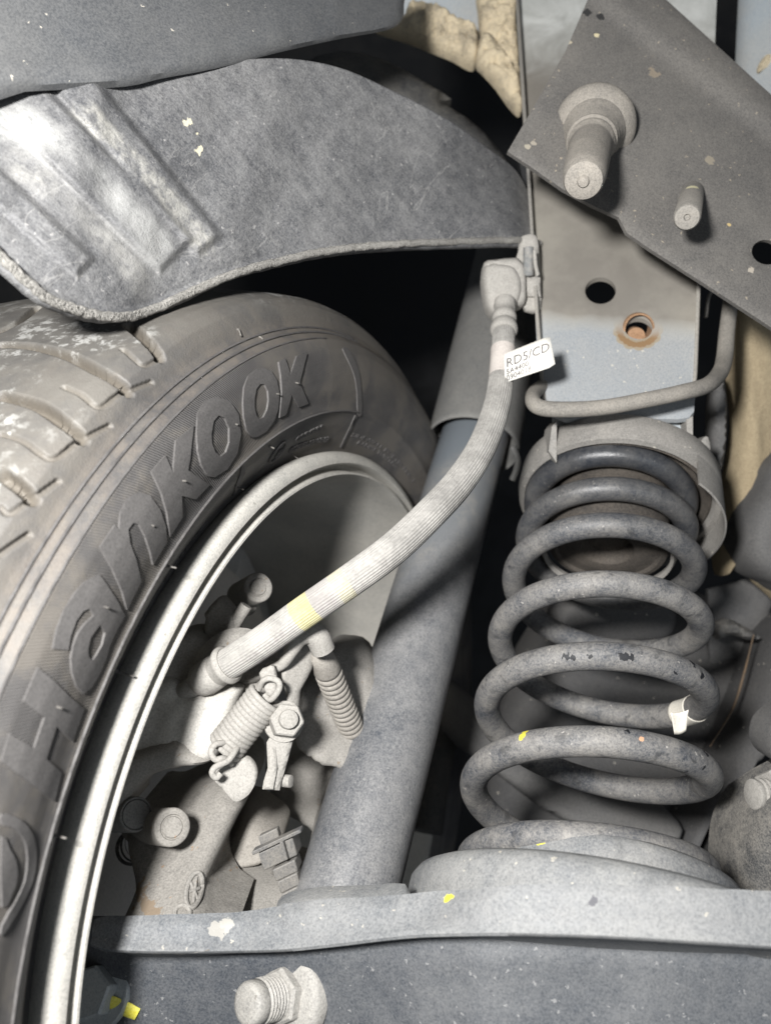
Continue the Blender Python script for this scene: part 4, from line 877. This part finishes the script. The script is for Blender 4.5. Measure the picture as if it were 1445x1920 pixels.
# mid bolt
m_nut = grime('pale_zinc_nut', (.22, .215, .205), (.38, .365, .335), .5, .5, 90, .7, speck=.08, speckcol=(.14, .13, .115), rough=.5, bump=.5, rdust=.7)
bl = thing('flange_bolt', 'dusty pale zinc flange nut with threaded stud end low in the middle', 'bolt', P(515, 1885, .338))
A = P(544, 1864, .330); B = P(450, 1886, .311); ax = B - A; ax /= np.linalg.norm(ax)
g = G(); g.lathe(A, ax, [(-.004, 0), (-.004, .0178), (.0005, .0180), (.0020, .0172), (.0034, .0150), (.0038, 0)], 60); g.build('washer_flange', m_nut, bl)
g = G(); g.hex(A + ax * .002, A + ax * .0080, .0112, .2); g.build('nut', m_nut, bl, bevel=.0008)
pf = [(.006, 0), (.006, .0080)]; k = .006
while k < .0165: pf += [(k + .0008, .0084), (k + .0016, .0074)]; k += .0016
pf += [(k + .001, .0082), (k + .0050, .0080), (k + .0062, .0072), (k + .0066, .0058), (k + .0066, 0)]
g = G(); g.lathe(A, ax, pf, 44); g.build('stud_end', m_nut, bl, smooth=50)
# shaded eccentric bolt with yellow stripe
m_zinc = grime('bluish_zinc_washer', (.33, .38, .42), (.45, .45, .43), .35, .6, 20, .3, rough=.35, bump=.1, metal=.3)
m_yel = grime('yellow_paint_mark', (.74, .66, .05), (.62, .60, .16), .3, .5, 120, .5, rough=.5, bump=.3)
def on_web(x, y, lift):
    q = (np.array(hit(web_o, x, y)) + _wb - CAM) @ M3; return q * (1 - lift / np.linalg.norm(q))
_wb = np.array(web_o['_b'])
eb = thing('eccentric_bolt', 'shaded zinc bolt and washer with a yellow stripe beside the rim at the bottom', 'bolt', P(185, 1862, .350))
A = on_web(178, 1862, .006); B = P(130, 1865, A[2] - .022); ax = B - A; ax /= np.linalg.norm(ax)
g = G(); g.lathe(A, ax, [(-.004, 0), (-.004, .0150), (.0, .0152), (.0012, .0146), (.0016, 0)], 60); g.build('washer', m_zinc, eb)
g = G(); g.hex(A + ax * .001, A + ax * .0105, .0108, .2); g.build('bolt_head', m_zinc, eb, bevel=.0006)
g = G(); g.tube(spline([on_web(198, 1876, .0110), on_web(214, 1883, .0085), on_web(234, 1891, .0052), on_web(258, 1902, .0035)], 14), [.0028, .0034, .0032, .0033, .0028], 12, flat=.35, up=(0, 0, 1)); g.build('paint_stripe', m_yel, eb, smooth=70)

# ------------------------------------------------------------------ brake and hub carrier inside the wheel
m_cast = grime('pale_dusty_casting', (.19, .182, .17), (.30, .285, .26), .5, .6, 26, .45, speck=.04, speckcol=(.2, .15, .1), rough=.85, bump=.4)
m_mach = grime('bright_machined_casting', (.30, .29, .27), (.46, .445, .41), .5, .5, 40, .5, rough=.5, bump=.15)
m_castb = grime('rust_tinted_casting', (.16, .152, .14), (.285, .27, .245), .5, .5, 14, .5, speck=.05, speckcol=(.33, .21, .12), rough=.85, bump=.5)
kn = thing('hub_carrier', 'pale dusty cast hub carrier seen through the rim behind the brake parts', 'hub carrier', P(350, 1700, .4026))
g = G(); slab(g, smooth_poly([(246, 1560), (262, 1510), (300, 1508), (345, 1484), (390, 1456), (430, 1426), (466, 1440), (466, 1490), (446, 1530), (424, 1575), (402, 1620), (390, 1650), (392, 1690), (410, 1730), (430, 1760), (236, 1760), (248, 1690), (262, 1640)], 3), plane((250, 1600, .3713), (500, 1500, .3847), (330, 1740, .3355)), .05, step=9, edge=42, rise=.020, relief=lambda x, y: .0012 * fbm(x, y, .03, 1)); kb = g.build('carrier_arm', None, kn, smooth=60)
rs_ = [hit(kb, x, y) for x, y in ((268, 1700), (285, 1716), (262, 1670), (300, 1735), (278, 1745))]
m_castc = grime('rust_tinted_casting_foot', (.16, .152, .14), (.285, .27, .245), .5, .5, 22, .6, speck=.06, speckcol=(.26, .17, .1), rough=.85, bump=.5, dark=.3, spots=[(h, .0045, (.205, .16, .115), 260, .016) for h in rs_ if h])
kb.data.materials.append(m_castc.m)
g = G(); slab(g, smooth_poly([(385, 1700), (400, 1662), (430, 1640), (500, 1636), (600, 1650), (600, 1780), (370, 1780)], 2), plane((395, 1640, .3847), (560, 1660, .3847), (450, 1740, .3579)), .03, step=10, edge=26, rise=.008, relief=lambda x, y: .0008 * fbm(x, y, .03, 1)); g.build('carrier_web', m_cast, kn, smooth=60)
# cast round emblem
hz = P(365, 1668, .3329)
g = G(); el = ellipse(364, 1669, 14, 34, .22, 40)
def on(o, pts, lift):
    out = []
    for x, y in pts:
        h = hit(o, x, y)
        if h is None: out.append(None); continue
        q = (np.array(h) + np.array(o['_b']) - CAM) @ M3; out.append(q * (1 - lift / np.linalg.norm(q)))
    return out
ep = [p for p in on(kb, el, .0006) if p is not None]
if len(ep) > 30: g.tube(np.array(ep + [ep[0]]), .0011, 8); g.build('cast_emblem', m_cast, kn)
for st_ in ([(356, 1652), (372, 1690)], [(368, 1645), (362, 1694)], [(355, 1672), (374, 1665)]):
    ep = [p for p in on(kb, [(st_[0][0] + (st_[1][0] - st_[0][0]) * t, st_[0][1] + (st_[1][1] - st_[0][1]) * t) for t in np.linspace(0, 1, 7)], .0004) if p is not None]
    if len(ep) > 4: g = G(); g.tube(np.array(ep), .0008, 8); g.build('cast_emblem', m_cast, kn)
ep = [p for p in on(kb, ellipse(342, 1712, 14, 15, .3, 24), .0006) if p is not None]
if len(ep) > 20: g = G(); g.tube(np.array(ep + [ep[0]]), .0010, 8); g.build('cast_emblem', m_cast, kn)
def rnd_bolt(a, b, r, name, lab, mat, inner=.7, parent=None):
    g = G(); ax = b - a; L = np.linalg.norm(ax); k = r * .12
    g.lathe(a, ax, [(0, 0), (0, r), (L - k, r), (L - k * .3, r - k * .4), (L, r - k), (L, r * inner + .0004), (L - .0008, r * inner), (L - .0008, r * inner - .0004), (L, r * inner - .0008), (L, 0)], 40)
    return g.build(name, mat, parent, smooth=50)
b1 = thing('mount_bolt', 'pale round pin end sticking out of the hub carrier casting at lower left', 'bolt', P(280, 1560, .3579))
rnd_bolt(P(258, 1548, .3901), P(324, 1551, .3435), .0080, 'shank', '', m_castb, .62, b1)
for k in range(3):
    g = G(); c0 = P(250 + k * 9, 1588 - k * 6, .420); g.lathe(c0, P(324, 1551, .3435) - P(258, 1548, .3901), [(-.0008, .0075 + .0008 * k), (0, .0092), (.0008, .0075 + .0008 * k)], 24); g.build('rubber_fold', m_plast, b1)
b2 = thing('guide_bolt', 'dark shaded round bolt head beside the rim at lower left', 'bolt', P(240, 1530, .3579))
rnd_bolt(P(200, 1530, .3802), P(256, 1527, .3534), .0075, 'bolt_head', '', m_cover, .9, b2)
# bright caliper body
cal = thing('brake_caliper', 'bright dusty brake caliper casting lit below the lower hose end', 'brake caliper', P(360, 1420, .3799))
g = G(); slab(g, smooth_poly([(238, 1270), (330, 1268), (350, 1292), (390, 1290), (450, 1284), (445, 1320), (425, 1372), (405, 1420), (372, 1428), (330, 1422), (290, 1428), (230, 1445), (180, 1460), (170, 1400)], 3), plane((240, 1280, .3799), (450, 1290, .3712), (320, 1440, .3669)), .03, step=8, edge=26, rise=.008, relief=lambda x, y: .0014 * fbm(x, y, .028, 4)); g.build('caliper_body', m_mach, cal, smooth=60)
g = G(); slab(g, smooth_poly([(170, 1440), (240, 1410), (300, 1388), (340, 1380), (372, 1398), (404, 1418), (380, 1432), (340, 1436), (290, 1450), (260, 1480), (248, 1508), (180, 1520)], 3), plane((240, 1400, .3660), (400, 1420, .3660), (250, 1500, .3626)), .02, step=7, edge=24, rise=.010); g.build('caliper_rib', m_cast, cal, smooth=60)
g = G(); slab(g, smooth_poly([(272, 1260), (300, 1225), (330, 1190), (362, 1180), (385, 1190), (420, 1220), (450, 1240), (470, 1238), (512, 1250), (520, 1262), (480, 1280), (420, 1290), (340, 1290)], 3), lambda x, y: .3850, .02, step=7, edge=20, rise=.010); g.build('caliper_lug', m_cast, cal, smooth=60)
g = G(); slab(g, smooth_poly([(380, 1205), (386, 1160), (384, 1150), (410, 1120), (424, 1128), (446, 1160), (444, 1200), (452, 1212), (420, 1225), (392, 1222)], 2), lambda x, y: .3902, .010, step=6, edge=9, rise=.004); g.build('upper_lug', m_cast, cal, smooth=60)
g = G(); g.tube(PS([(432, 1205, .3902), (436, 1180, .3902), (446, 1160, .3902), (462, 1135, .3902)], 10), .0032, 12); g.build('upper_strut', m_cast, cal)
g = G(); g.lathe(P(440, 1262, .3865), [.5, .1, -1], [(0, 0), (.001, .020), (.006, .022), (.009, .019), (.010, 0)], 40); g.build('caliper_boss', m_cast, cal)
ub = thing('slide_pin_bolt', 'small pale round bolt end in the dark above the brake hose end', 'bolt', P(470, 1110, .4115))
rnd_bolt(P(452, 1118, .4294), P(485, 1101, .4071), .0078, 'bolt_head', '', m_cast, .6, ub)
g = G(); g.cyl(P(464, 1138, .4187), P(456, 1130, .4294), .0050); g.build('bolt_collar', m_cast, ub)

# return spring
rs = thing('return_spring', 'small pale dusty coil return spring hooked between the brake lever and a tab', 'return spring', P(455, 1385, .3668))
A = P(422, 1402, .3597); B = P(497, 1308, .3614); ax = B - A; L = np.linalg.norm(ax); ax /= L; e = np.cross(ax, [0, 0, 1]); e /= np.linalg.norm(e); e2 = np.cross(ax, e)
g = G(); N = 12.5; g.tube([A + ax * L * t + .0075 * (math.cos(2 * PI * N * t) * e + math.sin(2 * PI * N * t) * e2) for t in np.linspace(0, 1, 620)], .0014, 10); g.build('coil', m_fit, rs, smooth=70)
g = G(); g.tube(PS([(434, 1432, .3543), (420, 1422, .3489), (404, 1424, .3471), (396, 1410, .3471), (404, 1396, .3489), (420, 1392, .3525), (414, 1384, .3560)][::-1], 60), .0014, 10); g.build('hook', m_fit, rs, smooth=70)
g = G(); g.tube(PS([(446, 1400, .3543), (440, 1410, .3507), (428, 1426, .3481), (412, 1434, .3462), (402, 1440, .3454), (398, 1450, .3454), (406, 1458, .3462), (414, 1450, .3471)], 50), .0014, 10); g.build('hook', m_fit, rs, smooth=70)
g = G(); g.tube(PS([(486, 1292, .3597), (494, 1276, .3560), (508, 1272, .3552), (522, 1278, .3552), (524, 1290, .3552), (516, 1304, .3560), (506, 1312, .3579), (496, 1304, .3597)], 50), .0014, 10); g.build('hook', m_fit, rs, smooth=70)
# tabs holding the hooks
tb = thing('spring_anchor_tab', 'rounded pale steel tab holding the lower hook of the small return spring', 'tab', P(445, 1490, .3668))
g = G(); slab(g, smooth_poly([(406, 1455), (408, 1442), (420, 1430), (440, 1424), (462, 1420), (476, 1432), (482, 1450), (478, 1470), (466, 1490), (448, 1502), (436, 1500), (420, 1482), (404, 1466)], 3), plane((406, 1455, .3560), (480, 1440, .3597), (440, 1500, .3543)), .003, step=6, edge=4, rise=.0008); g.build('plate', m_fit, tb, smooth=50)
g = G(); slab(g, smooth_poly([(398, 1432), (414, 1424), (424, 1432), (418, 1448), (408, 1460), (398, 1454)], 2), lambda x, y: .3761, .004, step=5, edge=5, rise=.0018); g.build('folded_lip', m_fit, tb, smooth=60)
pl_ = thing('brake_lever', 'pale steel parking brake lever with a bolt, hanging right of the return spring', 'brake lever', P(510, 1470, .3758))
g = G(); slab(g, smooth_poly([(526, 1364), (540, 1352), (552, 1372), (546, 1400), (538, 1430), (526, 1472), (524, 1482), (492, 1480), (494, 1466), (502, 1440), (500, 1392), (510, 1376)], 1), plane((530, 1360, .3650), (510, 1480, .3543), (548, 1380, .3650)), .005, step=6, edge=5, rise=.0012); g.build('lever_arm', m_fit, pl_, smooth=35)
g = G(); slab(g, [(502, 1396), (516, 1394), (520, 1440), (512, 1480), (493, 1480), (504, 1440)], plane((502, 1396, .3597), (515, 1480, .3516), (520, 1400, .3597)), .004, step=6, edge=3, rise=.001); g.build('folded_flange', m_fit, pl_, smooth=35)
g = G(); g.cyl(P(522, 1463, .3624), P(546, 1465, .3597), .0028); g.build('peg', m_fit, pl_)
A = P(534, 1352, .3614); B = P(545, 1347, .3489); ax = (B - A) / np.linalg.norm(B - A)
g = G(); g.hex(A - ax * .002, A + ax * .007, .0078, .9); g.build('nut', m_fit, pl_, bevel=.0007)
g = G(); g.cyl(A + ax * .004, A + ax * .0105, .0042); g.build('stud_end', m_fit, pl_)
g = G(); g.lathe(A - ax * .004, ax, [(0, 0), (0, .0092), (.002, .0092), (.002, 0)], 30); g.build('washer', m_fit, pl_)
g = G(); slab(g, smooth_poly([(486, 1262), (500, 1252), (514, 1250), (520, 1290), (510, 1306), (498, 1300)], 2), lambda x, y: .3597, .003, step=5, edge=4, rise=.001); g.build('hook_tab', m_fit, pl_, smooth=45)
g = G(); slab(g, smooth_poly([(528, 1255), (542, 1225), (558, 1210), (584, 1205), (590, 1225), (584, 1256), (566, 1290), (562, 1300), (560, 1330), (556, 1350), (536, 1350), (538, 1310), (530, 1280)], 2), plane((530, 1260, .3713), (585, 1210, .3802), (545, 1350, .3686)), .004, step=6, edge=5, rise=.0015); g.build('cable_bracket', m_cast, pl_, smooth=50)
g = G(); g.tube(PS([(506, 1252, .3704), (528, 1246, .3668), (545, 1222, .3641), (560, 1196, .3633), (580, 1186, .3633), (596, 1196, .3650), (606, 1218, .3677)], 60), [.0026, .0026, .0032, .0044, .0056, .0058, .0056], 16); g.build('cable_end', m_fit, pl_, smooth=70)
# bellows
bw = thing('cable_bellows', 'dusty ribbed rubber bellows leading a cable behind the shock absorber', 'bellows', P(640, 1350, .3758))
m_bel = grime('dusty_brown_rubber', (.20, .185, .165), (.31, .29, .26), .6, .5, 60, .4, rough=.9, bump=.3)
A = P(598, 1218, .378); B = P(662, 1374, .418); ax = B - A; L = np.linalg.norm(ax); pf = [(0, .003), (.002, .0056), (.008, .0060), (.014, .0068), (.016, .0064)]
k = .0165; n = 0
while k < L: pf += [(k, .0058), (k + .0006, .0067), (k + .0018, .0069), (k + .0030, .0066)]; k += .0036; n += 1
g = G(); g.lathe(A, ax, pf, 36); g.build('bellows_boot', m_bel, bw, smooth=60)
g = G(); slab(g, smooth_poly([(560, 1290), (580, 1262), (620, 1212), (650, 1206), (690, 1220), (720, 1300), (700, 1420), (650, 1440), (590, 1425), (548, 1380)], 3), plane((560, 1290, .4205), (700, 1230, .4473), (620, 1430, .4115)), .03, step=9, edge=30, rise=.012, relief=lambda x, y: .002 * fbm(x, y, .03, 7)); g.build('carrier_boss', m_cast, kn, smooth=60)
g = G(); slab(g, smooth_poly([(618, 1225), (640, 1210), (672, 1222), (690, 1250), (690, 1310), (660, 1300), (640, 1270)], 3), lambda x, y: .470, .03, step=7, edge=16, rise=.008, relief=lambda x, y: .003 * fbm(x, y, .05, 3)); g.build('cast_knob', m_cast, kn, smooth=60)
# sensor connector and background parts
g = G(); slab(g, smooth_poly([(420, 1590), (440, 1540), (462, 1510), (500, 1530), (530, 1560), (520, 1600), (490, 1615), (440, 1622)], 3), plane((420, 1590, .4071), (530, 1560, .4071), (460, 1510, .4205)), .03, step=8, edge=26, rise=.012); tag(g.build('rubber_boot', m_bel, smooth=60), 'dim brownish rubber boot behind the sensor connector', 'boot')
co = thing('sensor_connector', 'grey plastic sensor connector plug beside the foot of the shock absorber', 'connector', P(520, 1690, .3847))
m_con = grime('grey_connector_plastic', (.10, .105, .115), (.25, .235, .21), .5, .5, 60, .4, rough=.55, bump=.2)
def box(g, o, dx, dy, dz):
    o, dx, dy, dz = map(np.asarray, (o, dx, dy, dz)); v = [o, o + dx, o + dx + dy, o + dy]; v += [p + dz for p in v]
    return g.add(v, [(0, 3, 2, 1), (4, 5, 6, 7), (0, 1, 5, 4), (1, 2, 6, 5), (2, 3, 7, 6), (3, 0, 4, 7)])
cz = .368; dx = P(548, 1570, cz + .004) - P(484, 1600, cz); dy = P(494, 1634, cz + .002) - P(484, 1600, cz); dz = np.array([.001, -.001, .013]); o0 = P(484, 1600, cz)
g = G(); box(g, o0, dx, dy, dz); g.build('plug_body', m_con, co, smooth=30, bevel=.0007)
g = G(); box(g, o0 - dx * .12 - dy * .26 - dz * .15, dx * 1.42, dy * .2, dz * .5); g.build('plug_clip', m_con, co, smooth=30, bevel=.0004)
g = G(); box(g, o0 + dx * .68 - dy * .1 - dz * .25, dx * .10, dy * 1.0, dz * .3); g.build('plug_rib', m_con, co, smooth=30, bevel=.0004)
g = G(); box(g, o0 + dx * .05 - dy * .7 + dz * .3, dx * .55, dy * .5, dz * .4); g.build('plug_shroud', m_con, co, smooth=30, bevel=.0006)
for k in range(5):
    q = P(506 + 8 * k, 1634 + 23 * k, cz + .001); w = (.66 if k % 2 == 0 else .58)
    g = G(); box(g, q + dx * (1 - w) * .2, dx * w, dy * .66, dz * (.9 if k % 2 == 0 else .75)); g.build('plug_segment', m_con, co, smooth=30, bevel=.0007)
g = G(); slab(g, smooth_poly([(500, 1400), (560, 1420), (620, 1430), (680, 1400), (620, 1560), (560, 1540), (510, 1500)], 2), lambda x, y: .4742, .03, step=12, edge=20, rise=.008); g.build('carrier_rear', m_cast, kn, smooth=60)
g = G(); slab(g, smooth_poly([(585, 1560), (640, 1420), (680, 1380), (700, 1400), (640, 1560), (600, 1640), (570, 1660)], 2), lambda x, y: .4384, .02, step=10, edge=14, rise=.006); g.build('carrier_strut', m_cast, kn, smooth=60)

# ------------------------------------------------------------------ dark parts seen through and behind the spring
m_sub = grime('dim_subframe_paint', (.040, .042, .047), (.105, .10, .094), .5, .6, 9, .3, speck=.02, rough=.6, bump=.2)
g = G(); slab(g, smooth_poly([(935, 1330), (1010, 1180), (1080, 1110), (1200, 1090), (1330, 1120), (1400, 1230), (1420, 1330), (1345, 1500), (1270, 1580), (1120, 1600), (960, 1590), (900, 1500)], 3), plane((950, 1300, .64), (1350, 1250, .62), (1150, 1580, .58)), .04, step=14, edge=70, rise=.028, relief=lambda x, y: .003 * fbm(x, y, .006, 4))
tag(g.build('rear_subframe', m_sub, smooth=60), 'dim grey pressed subframe seen through the lower coils', 'subframe')
g = G(); slab(g, smooth_poly([(840, 1290), (900, 1330), (1000, 1410), (1150, 1500), (1270, 1540), (1250, 1580), (1060, 1540), (930, 1450), (830, 1370)], 3), plane((840, 1300, .62), (1250, 1550, .52), (1000, 1500, .55)), .03, step=12, edge=26, rise=.010); tag(g.build('lateral_link', m_pod, smooth=60), 'dim grey suspension link running behind the spring towards the right', 'suspension link')
g = G(); slab(g, smooth_poly([(1050, 1140), (1095, 1120), (1230, 1118), (1262, 1140), (1262, 1180), (1230, 1202), (1080, 1206), (1040, 1180)], 3), lambda x, y: .56, .03, step=9, edge=16, rise=.006); tag(g.build('rear_block', m_sub, smooth=60), 'dim grey rounded block seen between the middle coils', 'block')
g = G(); slab(g, smooth_poly([(1240, 1600), (1330, 1470), (1400, 1300), (1436, 1200), (1480, 1160), (1520, 1180), (1520, 1330), (1445, 1400), (1330, 1540), (1290, 1620)], 2), plane((1300, 1500, .54), (1480, 1200, .56), (1500, 1350, .53)), .03, step=12, edge=26, rise=.010, relief=lambda x, y: .002 * fbm(x, y, .01, 4)); ra = g.build('side_arm', m_sub, smooth=60); tag(ra, 'dark grey sloping arm with a thin rusty edge right of the spring', 'suspension arm')
g = G(); g.tube(PS([(1330, 1400, .524), (1372, 1330, .530), (1392, 1270, .536), (1412, 1190, .542)], 20), [.0004, .0008, .0008, .0004], 8); o = g.build('rusty_edge', m_redge, ra)
g = G(); slab(g, [(1290, 1660), (1340, 1590), (1400, 1512), (1445, 1462), (1520, 1400), (1520, 1700), (1290, 1700)], lambda x, y: .53, .02, step=16); tag(g.build('floor_panel', m_dimwall), 'dim brownish panel low in the gap at the right of the spring cup', 'panel')
g = G(); slab(g, smooth_poly([(1372, 1640), (1378, 1580), (1396, 1535), (1430, 1500), (1520, 1480), (1520, 1760), (1400, 1740), (1378, 1700)], 3), lambda x, y: .40 - .0002 * (x - 1372), .03, step=9, edge=30, rise=.012, relief=lambda x, y: .001 * fbm(x, y, .02, 4)); tag(g.build('black_link', m_plast, smooth=60), 'black dusty rounded link end at the lower right edge', 'link')
lk = thing('link_bolt', 'pale dusty threaded bolt end pointing left from the right edge', 'bolt', P(1430, 1490, .40))
A = P(1460, 1490, .395); B = P(1408, 1489, .392); ax = B - A; L = np.linalg.norm(ax); pf = [(0, 0), (0, .0080)]; k = .004
while k < L - .003: pf += [(k, .0076), (k + .0013, .0076), (k + .0019, .0067), (k + .0023, .0067)]; k += .0029
pf += [(L - .002, .0074), (L - .0008, .0072), (L, .006), (L, 0)]
g = G(); g.lathe(A, ax, pf, 36); g.build('threaded_end', m_fit, lk, smooth=40)
g = G(); g.hex(P(1500, 1492, .398), P(1437, 1490, .394), .0125, .4); g.build('nut', m_fit, lk, bevel=.0008)
g = G(); slab(g, smooth_poly([(1436, 1385), (1452, 1350), (1500, 1330), (1530, 1420), (1480, 1440), (1444, 1420)], 3), lambda x, y: .42, .02, step=9, edge=16, rise=.008); tag(g.build('bushing', m_pod, smooth=60), 'dim grey rounded bushing at the right edge above the threaded bolt', 'bushing')
# slim vertical parts in the dark between shock absorber and spring
g = G(); g.tube(PS([(800, 1560, .60), (815, 1450, .62), (835, 1330, .64)], 16), .012, 14); tag(g.build('rear_pipe', m_dimwall), 'dim pipe standing in the dark gap right of the shock absorber', 'pipe')

for o in OBJS:
    if '_b' in o: del o['_b']
